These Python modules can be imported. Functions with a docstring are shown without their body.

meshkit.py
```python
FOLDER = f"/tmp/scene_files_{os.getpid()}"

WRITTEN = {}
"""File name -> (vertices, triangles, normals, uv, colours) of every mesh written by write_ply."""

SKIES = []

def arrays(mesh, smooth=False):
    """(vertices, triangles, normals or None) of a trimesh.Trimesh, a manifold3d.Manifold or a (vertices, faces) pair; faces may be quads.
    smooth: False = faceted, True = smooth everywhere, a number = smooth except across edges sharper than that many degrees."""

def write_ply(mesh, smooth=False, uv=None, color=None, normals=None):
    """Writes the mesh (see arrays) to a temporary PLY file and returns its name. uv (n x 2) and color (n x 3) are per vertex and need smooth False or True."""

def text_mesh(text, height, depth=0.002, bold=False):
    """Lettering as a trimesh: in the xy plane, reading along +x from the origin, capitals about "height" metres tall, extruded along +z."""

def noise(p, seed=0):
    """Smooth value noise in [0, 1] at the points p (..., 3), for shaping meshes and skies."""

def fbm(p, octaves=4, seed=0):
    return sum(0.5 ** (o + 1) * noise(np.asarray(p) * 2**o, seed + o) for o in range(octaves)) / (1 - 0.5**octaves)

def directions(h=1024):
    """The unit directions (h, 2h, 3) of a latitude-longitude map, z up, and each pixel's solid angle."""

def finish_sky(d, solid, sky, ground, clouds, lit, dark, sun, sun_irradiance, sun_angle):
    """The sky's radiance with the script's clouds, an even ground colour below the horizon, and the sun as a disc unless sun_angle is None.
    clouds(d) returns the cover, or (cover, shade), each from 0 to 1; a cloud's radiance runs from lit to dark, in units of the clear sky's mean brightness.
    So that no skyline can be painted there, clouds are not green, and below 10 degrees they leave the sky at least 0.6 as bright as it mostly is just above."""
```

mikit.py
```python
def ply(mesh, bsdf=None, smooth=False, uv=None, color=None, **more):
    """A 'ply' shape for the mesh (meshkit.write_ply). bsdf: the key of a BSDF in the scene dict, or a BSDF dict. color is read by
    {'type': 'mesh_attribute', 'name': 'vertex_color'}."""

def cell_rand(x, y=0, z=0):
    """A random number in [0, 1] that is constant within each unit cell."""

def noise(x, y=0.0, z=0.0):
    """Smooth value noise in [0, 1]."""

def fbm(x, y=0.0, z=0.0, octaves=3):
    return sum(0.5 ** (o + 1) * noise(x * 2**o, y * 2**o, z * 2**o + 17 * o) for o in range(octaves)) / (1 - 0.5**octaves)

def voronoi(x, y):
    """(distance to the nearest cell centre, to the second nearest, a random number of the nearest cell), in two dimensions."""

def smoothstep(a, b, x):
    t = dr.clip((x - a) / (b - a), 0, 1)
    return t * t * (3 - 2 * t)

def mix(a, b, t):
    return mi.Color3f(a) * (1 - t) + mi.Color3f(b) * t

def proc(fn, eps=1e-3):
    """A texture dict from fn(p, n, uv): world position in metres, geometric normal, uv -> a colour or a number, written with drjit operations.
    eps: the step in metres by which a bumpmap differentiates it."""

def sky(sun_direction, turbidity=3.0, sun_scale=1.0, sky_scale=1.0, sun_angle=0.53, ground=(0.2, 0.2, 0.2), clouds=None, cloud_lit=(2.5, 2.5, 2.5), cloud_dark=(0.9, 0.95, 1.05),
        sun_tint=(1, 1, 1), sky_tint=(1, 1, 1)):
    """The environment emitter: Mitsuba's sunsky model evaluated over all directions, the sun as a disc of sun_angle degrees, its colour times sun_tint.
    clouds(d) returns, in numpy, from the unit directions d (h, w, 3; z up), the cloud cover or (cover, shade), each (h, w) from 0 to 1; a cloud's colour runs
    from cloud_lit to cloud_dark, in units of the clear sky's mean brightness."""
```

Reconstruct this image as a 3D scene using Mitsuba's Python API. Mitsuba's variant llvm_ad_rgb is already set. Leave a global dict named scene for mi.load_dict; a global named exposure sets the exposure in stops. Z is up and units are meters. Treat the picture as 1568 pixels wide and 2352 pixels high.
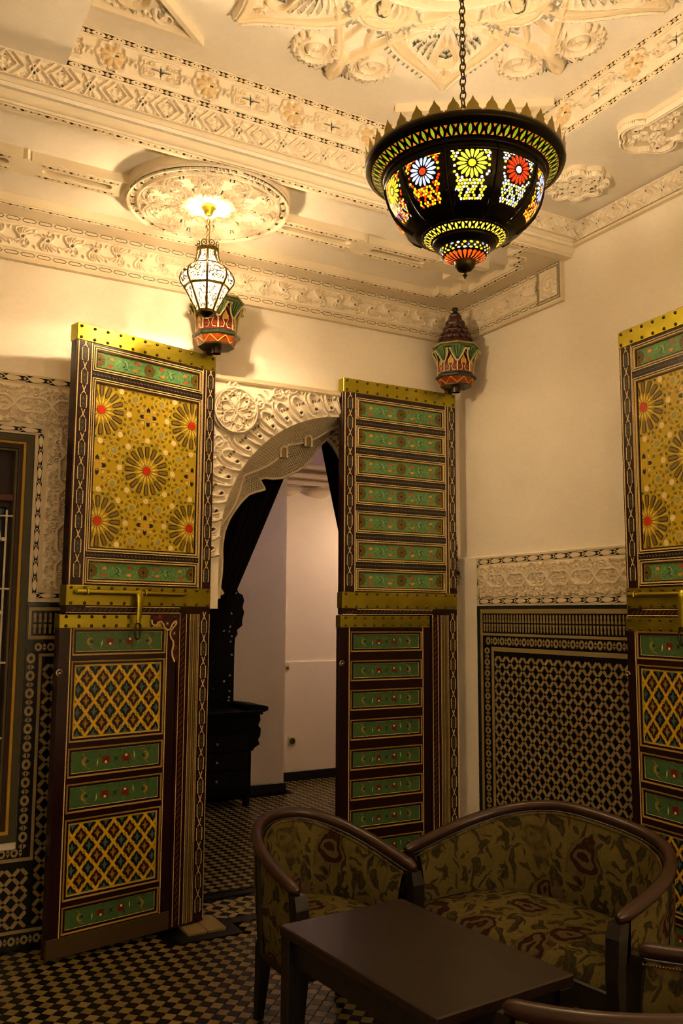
import math, random
import numpy as np
import trimesh, shapely, mapbox_earcut
from shapely.geometry import Polygon, LineString, Point, MultiPolygon, box as sbox
from shapely import affinity
from shapely.ops import unary_union
from scipy.spatial import cKDTree
import drjit as dr
import mitsuba as mi
import mikit, meshkit
from mikit import ply, proc, noise, fbm, mix, smoothstep

T = mi.ScalarTransform4f
scene, labels = {}, {}
PI = math.pi

# ---------------------------------------------------------------- camera, light, exposure
FPX = 2010.0
yaw, pitch, roll = math.radians(29.5), math.radians(6.7), math.radians(0.31)
fwd = np.array([math.sin(yaw) * math.cos(pitch), math.cos(yaw) * math.cos(pitch), math.sin(pitch)])
rgt = np.array([math.cos(yaw), -math.sin(yaw), 0.0])
upv = np.cross(rgt, fwd)
up_r = math.cos(roll) * upv - math.sin(roll) * rgt
EYE = np.array([0, 0, 1.6])
scene['camera'] = {'type': 'perspective', 'fov_axis': 'x', 'fov': math.degrees(2 * math.atan(784 / FPX)), 'near_clip': 0.05, 'far_clip': 60.0,
                   'to_world': T().look_at(origin=EYE.tolist(), target=(EYE + fwd).tolist(), up=up_r.tolist())}
exposure = 5.1
LANTERN_W = (160.0, 111.0, 60.0)       # radiance of the lantern's bulb
CHAND_W = (58.0, 42.0, 24.0)       # radiance of the chandelier's bulbs
FILL_W = (2.4, 1.7, 0.96)          # globes of the unseen fill lamps added behind the viewer
HALL_W = (3.2, 2.1, 1.3)             # hall lamp
NEON_W = (1.5, 0.9, 8.0)            # violet cove light in the hall

# ---------------------------------------------------------------- materials
VC = {'type': 'mesh_attribute', 'name': 'vertex_color'}
def principled(rough, spec=0.5, **k): return {'type': 'principled', 'base_color': VC, 'roughness': rough, 'specular': spec, **k}
scene['stucco'] = {'type': 'twosided', 'b': {'type': 'diffuse', 'reflectance': VC}}
scene['paint'] = {'type': 'twosided', 'b': principled(0.5, 0.2)}
scene['varnish'] = {'type': 'twosided', 'b': principled(0.24, 0.45)}
scene['glaze'] = {'type': 'twosided', 'b': principled(0.3, 0.3)}
scene['polish'] = {'type': 'twosided', 'b': principled(0.34, 0.5, clearcoat=0.4, clearcoat_gloss=0.9)}
scene['ebony'] = {'type': 'twosided', 'b': principled(0.5, 0.12)}
scene['metal'] = {'type': 'twosided', 'b': principled(0.36, 0.5, metallic=1.0)}
scene['brass_metal'] = {'type': 'twosided', 'b': {'type': 'principled', 'roughness': 0.34, 'metallic': 1.0,
    'base_color': proc(lambda p, n, uv: mix((0.33, 0.275, 0.020), (0.56, 0.48, 0.055), fbm(p.x * 9, p.y * 9, p.z * 9)))}}
scene['stained'] = {'type': 'principledthin', 'base_color': VC, 'diff_trans': 1.6, 'roughness': 0.4, 'spec_trans': 0.0}
scene['frosted'] = {'type': 'blendbsdf', 'weight': 0.7, 'a': {'type': 'thindielectric'},
    'b': {'type': 'principledthin', 'base_color': {'type': 'rgb', 'value': (0.042, 0.038, 0.028)}, 'diff_trans': 1.4, 'roughness': 0.5}}
def plaster_fn(p, n, uv):
    t = fbm(p.x * 2.3, p.y * 2.3, p.z * 2.3)
    f = fbm(p.x * 60, p.y * 60, p.z * 60, 2)
    return mix((0.78, 0.725, 0.63), (0.85, 0.80, 0.71), t) * (0.97 + 0.06 * f)
scene['plaster'] = {'type': 'twosided', 'b': {'type': 'diffuse', 'reflectance': proc(plaster_fn)}}
def leaf_cells(x, y, lon, wid, seed):
    """coverage and vein of randomly turned leaves, one per unit cell"""
    cov, vein = mi.Float(0), mi.Float(0)
    for a in (-1, 0, 1):
        for b in (-1, 0, 1):
            cx, cy = dr.floor(x) + a, dr.floor(y) + b
            u, v = x - cx - 0.2 - 0.6 * mikit.cell_rand(cx, cy, seed), y - cy - 0.2 - 0.6 * mikit.cell_rand(cx, cy, seed + 1)
            t = 6.283 * mikit.cell_rand(cx, cy, seed + 2); k = 0.6 + 0.5 * mikit.cell_rand(cx, cy, seed + 3)
            p, q = u * dr.cos(t) + v * dr.sin(t), -u * dr.sin(t) + v * dr.cos(t)
            r = dr.abs(p) / (lon * k)
            d = dr.abs(q) / (wid * k) - (1 - r * r)
            c = smoothstep(0.12, -0.12, d)
            cov = dr.maximum(cov, c); vein = dr.maximum(vein, c * smoothstep(0.16, 0.0, dr.abs(dr.sin(p * 26 + dr.abs(q) * 20)) * 0.5) + c * smoothstep(0.03, 0.0, dr.abs(q)))
    return cov, dr.clip(vein, 0, 1)
def floral_fn(p, n, uv):
    # dull gold tapestry with dusky roses and dark leaves
    wx, wy = fbm(uv.x * 14, uv.y * 14), fbm(uv.y * 14 + 9, uv.x * 14)
    x, y = uv.x * 4.4 + 0.45 * (wx - 0.5), uv.y * 4.4 + 0.45 * (wy - 0.5)
    d, d2, r = mikit.voronoi(x, y)
    rose = smoothstep(0.40, 0.30, d + 0.16 * (wx - 0.5)) * smoothstep(0.40, 0.5, r)
    ring = smoothstep(0.35, 0.75, 0.5 + 0.5 * dr.sin(d * 30 + 9 * wy))
    la, va = leaf_cells(x * 2.1, y * 2.1, 0.55, 0.20, 3)
    lb, vb = leaf_cells(x * 3.4 + 5, y * 3.4, 0.5, 0.17, 11)
    c = mix((0.085, 0.066, 0.022), (0.125, 0.097, 0.034), fbm(x * 3, y * 3))
    c = mix(c, mix((0.030, 0.026, 0.012), (0.016, 0.014, 0.007), vb), lb * 0.85 * (1 - rose))
    c = mix(c, mix((0.022, 0.018, 0.009), (0.050, 0.039, 0.020), va), la * 0.9 * (1 - rose))
    c = mix(c, mix((0.026, 0.013, 0.008), (0.085, 0.055, 0.028), ring), rose)
    return c * (0.80 + 0.4 * noise(uv.x * 300, uv.y * 300))
scene['tapestry'] = {'type': 'twosided', 'b': {'type': 'diffuse', 'reflectance': proc(floral_fn)}}

# ---------------------------------------------------------------- helpers
def lin(c):
    c = np.asarray(c, float) / 255.0
    return np.where(c < 0.04045, c / 12.92, ((c + 0.055) / 1.055) ** 2.4)

def fr(o, x, y, z):
    m = np.eye(4); m[:3, 0], m[:3, 1], m[:3, 2], m[:3, 3] = x, y, z, o
    return m
def back(x, y, z): return fr((x, y, z), (1, 0, 0), (0, 0, 1), (0, -1, 0))     # on a wall facing -Y
def right(x, y, z): return fr((x, y, z), (0, -1, 0), (0, 0, 1), (-1, 0, 0))   # on a wall facing -X
def under(x, y, z): return fr((x, y, z), (1, 0, 0), (0, -1, 0), (0, 0, -1))   # on a ceiling
def rz(a):
    m = np.eye(4); m[0, 0] = m[1, 1] = math.cos(a); m[1, 0] = math.sin(a); m[0, 1] = -m[1, 0]; return m
def tr(x, y, z=0.0):
    m = np.eye(4); m[:3, 3] = x, y, z; return m
def TW(m): return T([[float(v) for v in r] for r in m])

def tri2(poly):
    ext = np.asarray(poly.exterior.coords)[:-1]
    rings = [ext] + [np.asarray(r.coords)[:-1] for r in poly.interiors]
    v = np.vstack(rings); ends = np.cumsum([len(r) for r in rings]).astype(np.uint32)
    return v, mapbox_earcut.triangulate_float64(v, ends).reshape(-1, 3).astype(int), rings

def polys(g):
    if g.is_empty: return []
    if isinstance(g, Polygon): return [g]
    return [p for p in getattr(g, 'geoms', []) if isinstance(p, Polygon) and p.area > 1e-9]

class MB:
    """collects coloured triangles"""
    def __init__(s): s.V, s.F, s.C, s.n = [], [], [], 0
    def add(s, V, F, col):
        V = np.asarray(V, float); F = np.asarray(F, int)
        C = np.asarray(col, float)
        if C.ndim == 2 and len(C) == 1: C = np.tile(C, (len(V), 1))
        if C.ndim == 1: C = np.tile(lin(C), (len(V), 1))
        s.V.append(V); s.F.append(F + s.n); s.C.append(C); s.n += len(V); return s
    def arr(s): return np.vstack(s.V), np.vstack(s.F), np.vstack(s.C)
    def mb(s, o, M=None):
        V, F, C = o.arr()
        if M is not None:
            V = V @ M[:3, :3].T + M[:3, 3]
            if np.linalg.det(M[:3, :3]) < 0: F = F[:, ::-1]
        s.V.append(V); s.F.append(F + s.n); s.C.append(C); s.n += len(V); return s
    def box(s, lo, hi, col):
        lo, hi = np.asarray(lo, float), np.asarray(hi, float)
        v = np.array([[x, y, z] for x in (0, 1) for y in (0, 1) for z in (0, 1)], float) * (hi - lo) + lo
        f = [[0, 1, 3], [0, 3, 2], [4, 6, 7], [4, 7, 5], [0, 4, 5], [0, 5, 1], [2, 3, 7], [2, 7, 6], [0, 2, 6], [0, 6, 4], [1, 5, 7], [1, 7, 3]]
        return s.add(v, f, col)
    def bbox(s, lo, hi, col, b=0.003):
        """box with chamfered edges"""
        lo, hi = np.asarray(lo, float), np.asarray(hi, float)
        pts = []
        for c in np.ndindex(2, 2, 2):
            p = np.where(np.array(c) == 0, lo, hi); d = np.where(np.array(c) == 0, b, -b)
            for k in range(3):
                q = p + d; q[k] = p[k]; pts.append(q)
        h = trimesh.convex.convex_hull(np.array(pts))
        return s.add(h.vertices, h.faces, col)
    def prism(s, g, z0, z1, col, bottom=False, shrink=0.0):
        """2D polygon(s) from z0 to z1; shrink > 0 makes sloping sides"""
        for p in polys(g):
            v, f, rings = tri2(p)
            c = v.mean(0); vt = c + (v - c) * (1 - shrink / (math.sqrt(p.area) / 2)) if shrink else v
            s.add(np.c_[vt, np.full(len(v), z1)], f, col)
            if bottom: s.add(np.c_[v, np.full(len(v), z0)], f[:, ::-1], col)
            k = 0
            for r in rings:
                n = len(r); a = v[k:k + n]; b = vt[k:k + n]; k += n
                i = np.arange(n); j = (i + 1) % n
                W = np.vstack([np.c_[a, np.full(n, z0)], np.c_[b, np.full(n, z1)]])
                q = np.stack([i, j, j + n, i + n], 1)
                # orient outward
                s.add(W, np.vstack([q[:, [0, 1, 2]], q[:, [0, 2, 3]]]), col)
        return s
    def tube(s, path, r, col, n=8, closed=False, up=(0, 0, 1), sy=1.0, caps=True):
        p = np.asarray(path, float); m = len(p)
        t = (np.roll(p, -1, 0) - np.roll(p, 1, 0)) if closed else np.gradient(p, axis=0)
        t /= np.linalg.norm(t, axis=1, keepdims=True) + 1e-12
        a = np.cross(t, np.asarray(up, float)); bad = np.linalg.norm(a, axis=1) < 1e-3
        a[bad] = np.cross(t[bad], [1.0, 0.13, 0]); a /= np.linalg.norm(a, axis=1, keepdims=True)
        b = np.cross(a, t); ang = np.arange(n) * 2 * PI / n
        r = np.broadcast_to(np.asarray(r, float), (m,))
        V = (p[:, None] + r[:, None, None] * (np.cos(ang)[None, :, None] * a[:, None] + sy * np.sin(ang)[None, :, None] * b[:, None])).reshape(-1, 3)
        rows = m if closed else m - 1
        i, j = np.meshgrid(np.arange(rows), np.arange(n), indexing='ij'); i2 = (i + 1) % m; j2 = (j + 1) % n
        q = np.stack([i * n + j, i2 * n + j, i2 * n + j2, i * n + j2], -1).reshape(-1, 4)
        F = np.vstack([q[:, [0, 1, 2]], q[:, [0, 2, 3]]])[:, ::-1]
        if not closed and caps:
            V = np.vstack([V, p[:1], p[-1:]]); k = m * n; jj = np.arange(n); j3 = (jj + 1) % n
            F = np.vstack([F, np.stack([np.full(n, k), jj, j3], 1)[:, ::-1], np.stack([np.full(n, k + 1), (m - 1) * n + j3, (m - 1) * n + jj], 1)[:, ::-1]])
        return s.add(V, F, col)
    def lathe(s, prof, col, n=32, o=(0, 0, 0), a0=0.0):
        """profile of (radius, z), bottom to top for outward normals"""
        p = np.asarray(prof, float); m = len(p); ang = a0 + np.arange(n) * 2 * PI / n
        V = np.stack([p[:, None, 0] * np.cos(ang), p[:, None, 0] * np.sin(ang), np.repeat(p[:, 1:2], n, 1)], -1).reshape(-1, 3) + np.asarray(o, float)
        i, j = np.meshgrid(np.arange(m - 1), np.arange(n), indexing='ij'); j2 = (j + 1) % n
        q = np.stack([i * n + j, i * n + j2, (i + 1) * n + j2, (i + 1) * n + j], -1).reshape(-1, 4)
        return s.add(V, np.vstack([q[:, [0, 1, 2]], q[:, [0, 2, 3]]]), col)
    def ball(s, c, r, col, sub=2, sc=(1, 1, 1)):
        m = trimesh.creation.icosphere(subdivisions=sub, radius=1.0)
        return s.add(np.asarray(m.vertices) * np.asarray(sc) * r + np.asarray(c, float), m.faces, col)
    def rep(s, o, mats):
        V, F, C = o.arr(); mats = np.asarray(mats, float); k = len(mats); n = len(V)
        W = np.einsum('kij,nj->kni', mats[:, :3, :3], V) + mats[:, None, :3, 3]
        s.add(W.reshape(-1, 3), (F[None] + (np.arange(k) * n)[:, None, None]).reshape(-1, 3), np.tile(C, (k, 1))); return s

def key_of(name, parent=None):
    k = f'{parent}__{name}' if parent else name
    if k not in scene and k not in labels: return k
    i = 1
    while f'{k}_{i:03d}' in scene or f'{k}_{i:03d}' in labels: i += 1
    return f'{k}_{i:03d}'

def put(name, m, bsdf, parent=None, M=None, smooth=False, label=None, kind=None, cat=None, group=None, **kw):
    """one entry of the scene; M is baked into the vertices"""
    if isinstance(m, MB): V, F, C = m.arr()
    else: V, F, C = m
    if M is not None: V = V @ M[:3, :3].T + M[:3, 3]
    k = key_of(name, parent)
    scene[k] = ply((V, F), bsdf, smooth=smooth, color=C, **kw)
    note(k, label, kind, cat, group)
    return k
def note(k, label=None, kind=None, cat=None, group=None):
    d = {a: b for a, b in (('label', label), ('kind', kind), ('category', cat), ('group', group)) if b}
    if d: labels[k] = d
def thing(name, label, cat, group=None, kind=None):
    k = key_of(name); labels[k] = {'label': label}
    if cat: labels[k]['category'] = cat
    if group: labels[k]['group'] = group
    if kind: labels[k]['kind'] = kind
    return k
def shared(m, bsdf, smooth=False, M=None):
    V, F, C = m.arr()
    if M is not None: V = V @ M[:3, :3].T + M[:3, 3]
    return ply((V, F), bsdf, smooth=smooth, color=C)
COUNT = {}
def put_copy(name, d, parent, m):
    """one more copy of a shared ply dict under its own key"""
    base = f'{parent}__{name}' if parent else name
    n = COUNT.get(base, 0); COUNT[base] = n + 1
    k = base if n == 0 else f'{base}_{n:03d}'
    scene[k] = {**d, 'to_world': TW(m)}
    return k

# 2D curves
def seg(*pts, step=0.004):
    p = np.asarray(pts, float); out = [p[:1]]
    for a, b in zip(p[:-1], p[1:]):
        n = max(1, int(np.linalg.norm(b - a) / step)); out.append(a + (b - a) * (np.arange(1, n + 1) / n)[:, None])
    return np.vstack(out)
def bez(a, b, c, d, n=24):
    t = np.linspace(0, 1, n)[:, None]; a, b, c, d = map(np.asarray, (a, b, c, d))
    return (1 - t) ** 3 * a + 3 * (1 - t) ** 2 * t * b + 3 * (1 - t) * t ** 2 * c + t ** 3 * d
def arc(c, r, a0, a1, n=24):
    t = np.linspace(a0, a1, n); return np.c_[c[0] + r * np.cos(t), c[1] + r * np.sin(t)]
def spiral(c, r0, r1, a0, turns, n=60):
    t = np.linspace(0, 1, n); r = r0 + (r1 - r0) * t; a = a0 + turns * 2 * PI * t
    return np.c_[c[0] + r * np.cos(a), c[1] + r * np.sin(a)]
def mv(p, x=0, y=0, a=0, s=1.0, fx=1, fy=1):
    p = np.asarray(p, float) * s * [fx, fy]; c, q = math.cos(a), math.sin(a)
    return np.c_[p[:, 0] * c - p[:, 1] * q + x, p[:, 0] * q + p[:, 1] * c + y]
def ngon(n, r, a=0.0, c=(0, 0)): return Polygon([(c[0] + r * math.cos(a + 2 * PI * i / n), c[1] + r * math.sin(a + 2 * PI * i / n)) for i in range(n)])
def star(n, r, q, a=0.0, c=(0, 0)): return Polygon([(c[0] + (r if i % 2 == 0 else q) * math.cos(a + PI * i / n), c[1] + (r if i % 2 == 0 else q) * math.sin(a + PI * i / n)) for i in range(2 * n)])
def line(p, w, cap=2, join=2): return LineString(np.asarray(p)).buffer(w / 2, cap_style=cap, join_style=join)
def ell(a, b, c=(0, 0), n=16, rot=0.0): return Polygon(mv(np.c_[a * np.cos(np.arange(n) * 2 * PI / n), b * np.sin(np.arange(n) * 2 * PI / n)], c[0], c[1], rot))

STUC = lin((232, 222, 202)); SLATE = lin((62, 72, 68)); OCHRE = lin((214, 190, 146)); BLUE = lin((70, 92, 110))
def carve(w, h, res, G, per=0.0, base=STUC):
    """grid of relief: G = list of (points, radius, height, profile, colour). Heights from the distance to the strokes; per = period in x."""
    nx, ny = max(2, int(round(w / res)) + 1), max(2, int(round(h / res)) + 1)
    xs, ys = np.linspace(0, w, nx), np.linspace(0, h, ny)
    P = np.stack(np.meshgrid(xs, ys, indexing='ij'), -1).reshape(-1, 2)
    Z = np.zeros(len(P)); C = np.tile(np.asarray(base, float), (len(P), 1))
    for pts, r, hg, prof, col in G:
        pts = np.asarray(pts, float); rr = np.broadcast_to(np.asarray(r, float), (len(pts),))
        if per: pts = np.vstack([pts - [per, 0], pts, pts + [per, 0]]); rr = np.tile(rr, 3)
        R = rr.max(); keep = (pts[:, 0] > -R) & (pts[:, 0] < w + R); pts, rr = pts[keep], rr[keep]
        if not len(pts): continue
        d, i = cKDTree(pts).query(P, distance_upper_bound=R)
        m = d < R; t = np.full(len(P), 9.0); t[m] = d[m] / rr[i[m]]; m = t < 1; tm = t[m]
        if prof == 'o': z = hg * np.sqrt(1 - tm ** 2)
        elif prof == 'f': z = hg * np.clip((1 - tm) / 0.3, 0, 1)
        elif prof == 'v': z = hg * (1 - tm)
        elif prof == 'p': z = None
        else: z = hg * np.ones(len(tm))
        if z is not None:
            if hg >= 0: Z[m] = np.maximum(Z[m], z)
            else: Z[m] = np.minimum(Z[m], Z[m] * 0 + z) if prof == 's' else Z[m] + z
        if col is not None: C[m] = col
    return nx, ny, xs, ys, Z.reshape(nx, ny) * 1.6, C.reshape(nx, ny, 3)
def tile_x(g, k):
    nx, ny, xs, ys, Z, C = g; w = xs[-1]
    X = np.concatenate([xs[:-1] + w * i for i in range(k)] + [[w * k]])
    return len(X), ny, X, ys, np.vstack([Z[:-1]] * k + [Z[:1]]), np.vstack([C[:-1]] * k + [C[:1]])
def grid_mesh(g, z0=0.0, mask=None, skirt=0.0):
    nx, ny, xs, ys, Z, C = g
    V = np.stack([np.repeat(xs[:, None], ny, 1), np.repeat(ys[None], nx, 0), Z + z0], -1).reshape(-1, 3)
    i, j = np.meshgrid(np.arange(nx - 1), np.arange(ny - 1), indexing='ij')
    q = np.stack([i * ny + j, (i + 1) * ny + j, (i + 1) * ny + j + 1, i * ny + j + 1], -1).reshape(-1, 4)
    if mask is not None:
        mk = mask.reshape(-1); q = q[mk[q].all(1)]
    return V, np.vstack([q[:, [0, 1, 2]], q[:, [0, 2, 3]]]), C.reshape(-1, 3)
def clip_x(g, x0, x1):
    nx, ny, xs, ys, Z, C = g; k = (xs >= x0) & (xs <= x1); return k.sum(), ny, xs[k] - x0, ys, Z[k], C[k]
def bulb(name, parent, c, r, rad):
    m = trimesh.creation.icosphere(subdivisions=2, radius=r); V = np.asarray(m.vertices) + c
    k = key_of(name, parent)
    scene[k] = ply((V, m.faces), 'stucco', color=np.ones_like(V), emitter={'type': 'area', 'radiance': {'type': 'rgb', 'value': list(rad)}})
    return k
# ================================================================ the setting
WHITE_T, DARK_T, GROUT = (142, 126, 86), (8, 8, 10), (17, 15, 14)
YB, XR = 4.60, 3.50
ZS, ZC, ZA = 3.82, 4.03, 3.66          # soffit, coffer and aisle ceilings
DARKC = (40, 44, 40)

def slab(name, lo, hi, col=(210, 198, 172), bsdf='plaster', parent=None, **k):
    return put(name, MB().box(lo, hi, col), bsdf, parent, **k)

# ---- floor: tiles laid diagonally, dark and cream
slab('floor', (-1.4, -1.7, -0.06), (5.6, 8.7, -0.0035), GROUT, 'stucco', kind='structure', label='floor of small dark and cream checkerboard tiles laid diagonally')
def px(P):
    q = np.asarray(P, float) - EYE
    right_v = np.cross(fwd, up_r)
    d = q @ fwd
    return 784 + FPX * (q @ right_v) / d, 1176 - FPX * (q @ up_r) / d, d
S = 0.068
def in_bands(x, y):
    if 4.27 < y < 4.62 and 1.50 < x < 1.90: return True
    if 4.42 < y < 4.95 and 1.70 < x < 3.45: return True
    if y > 4.56 and y < 4.95: return True
    if y > 7.3 and x < 3.62: return True
    return False
tiles = {0: [], 1: []}
for i in range(-27, 62):
    for j in range(-47, 63):
        for k in (0, 1):
            x, y = 1.136 + S * (i + 0.5 * k), 3.738 + S * (j + 0.5 * k)
            if not (-.6 < x < 5.0 and y > .6 and -1.4 < y < 7.88) or in_bands(x, y): continue
            u, v, d = px((x, y, 0))
            vis = d > 0.3 and -20 < u < 1588 and 1300 < v < 2372 and not (x > 1.2 and y < 3.25) and not (y > 4.6 and (u < 455 or u > 775))
            if d < 0.3 and y < 1.5 and (x > 3.5): continue
            tiles[k].append((0 if vis else 1, d if d > 0 else 99, x, y))
dia = lambda r: Polygon([(r, 0), (0, r), (-r, 0), (0, -r)])
rng = random.Random(5)
for k, nm, tones in ((0, 'dark_tile', ((10, 10, 13), (13, 11, 13), (9, 10, 13))), (1, 'cream_tile', ((122, 106, 62), (114, 98, 58), (130, 114, 70)))):
    ds = [shared(MB().prism(dia(S / 2 - 0.0016), -0.004, 0.0, c, shrink=0.0009), 'glaze') for c in tones]
    rest = MB(); lst = sorted(tiles[k]); far = []
    for n, (nv, d, x, y) in enumerate(lst):
        if n < 300 and not nv: put_copy(nm, ds[rng.randrange(3)], 'floor', tr(x, y, 0))
        else: far.append((x, y))
    for c in range(3):
        m = [tr(x, y, 0) for q, (x, y) in enumerate(far) if q % 3 == c]
        rest.rep(MB().prism(dia(S / 2 - 0.0016), -0.004, 0.0, tones[c]), m)
    put(nm + '_field', rest, 'glaze', 'floor', kind='stuff')

def lattice(w, h, P, Q, bw=0.50):
    """white bars, big dark cells and small dark knots of the zellige field, as 2D polygons"""
    bars, cells, knots = [], [], []
    sl = math.hypot(P, Q) / 2; ux, uy = P / 2 / sl, Q / 2 / sl
    L = sl * 0.80; b = bw * P / 2
    def hexbar(cx, cy, sx):
        d = np.array([ux * sx, uy]); n = np.array([-d[1], d[0]])
        return [(cx + d[0] * a * L / 2 + n[0] * c * b / 2, cy + d[1] * a * L / 2 + n[1] * c * b / 2) for a, c in ((-1, 0.35), (-0.8, 1), (0.8, 1), (1, 0.35), (1, -0.35), (0.8, -1), (-0.8, -1), (-1, -0.35))]
    nx, ny = int(w / P), int(h / Q)
    for i in range(-1, nx * 2 + 2):
        for j in range(-1, ny * 2 + 2):
            cx, cy = (i + 0.5) * P / 2, (j + 0.5) * Q / 2
            if 0.2 * P < cx < w - 0.2 * P and 0.2 * Q < cy < h - 0.2 * Q: bars.append((cx, cy, 1 if (i + j) % 2 == 0 else -1))
            x, y = i * P / 2, j * Q / 2
            if 0.2 * P < x < w - 0.2 * P and 0.2 * Q < y < h - 0.2 * Q: (knots if (i + j) % 2 == 0 else cells).append((x, y))
    return bars, cells, knots, hexbar

def zellige(parent, M, w, h, P, Q, limit, order=None):
    bars, cells, knots, hexbar = lattice(w, h, P, Q)
    tp = {s: shared(MB().prism(Polygon(hexbar(0, 0, s)), 0, 0.003, c, shrink=0.0006), 'glaze', M=M[:3, :3] and None if False else None) for s, c in ((1, WHITE_T), (-1, (136, 119, 80)))}
    cp = Polygon([(P * 0.235, 0), (P * 0.03, Q * 0.33), (-P * 0.03, Q * 0.33), (-P * 0.235, 0), (-P * 0.03, -Q * 0.33), (P * 0.03, -Q * 0.33)])
    cd = [shared(MB().prism(cp, 0, 0.003, c, shrink=0.0006), 'glaze') for c in ((6, 7, 12), (12, 6, 8), (6, 9, 8))]
    order = order or (lambda x, y: x)
    stuff_w, stuff_d = MB(), MB(); r = random.Random(3)
    for n, (x, y, s) in enumerate(sorted(bars, key=lambda t: order(t[0], t[1]))):
        if n < limit: put_copy('white_tile', tp[s], parent, M @ tr(x, y))
        else: stuff_w.prism(Polygon(hexbar(x, y, s)), 0, 0.003, WHITE_T)
    for n, (x, y) in enumerate(sorted(cells, key=lambda t: order(t[0], t[1]))):
        if n < limit: put_copy('dark_tile', cd[r.randrange(3)], parent, M @ tr(x, y))
        else: stuff_d.prism(affinity.translate(cp, x, y), 0, 0.003, DARK_T)
    for x, y in knots: stuff_d.prism(ell(P * 0.13, Q * 0.075, (x, y), 8), 0, 0.0028, DARK_T)
    if stuff_w.n: put('white_tile_field', stuff_w, 'glaze', parent, M, kind='stuff')
    put('dark_knot_field', stuff_d, 'glaze', parent, M, kind='stuff')

def tile_chain(L, h, n=None):
    """row of white rings and lozenges, along x, centred on y = 0"""
    m = MB(); n = n or max(1, round(L / (h * 1.15))); s = L / n
    for i in range(n):
        x = (i + 0.5) * s
        a = s * 0.30; b = h * 0.42
        g = ell(a, b, (x, 0), 12).difference(ell(a * 0.45, b * 0.45, (x, 0), 8))
        m.prism(g, 0, 0.003, WHITE_T)
        x += s / 2
        for sx in (-1, 1): m.prism(Polygon([(x + sx * s * 0.01, b * 0.9), (x + sx * s * 0.16, b * 0.15), (x + sx * s * 0.01, b * 0.1)]), 0, 0.003, WHITE_T).prism(Polygon([(x + sx * s * 0.01, -b * 0.9), (x + sx * s * 0.16, -b * 0.15), (x + sx * s * 0.01, -b * 0.1)]), 0, 0.003, WHITE_T)
    return m
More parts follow.
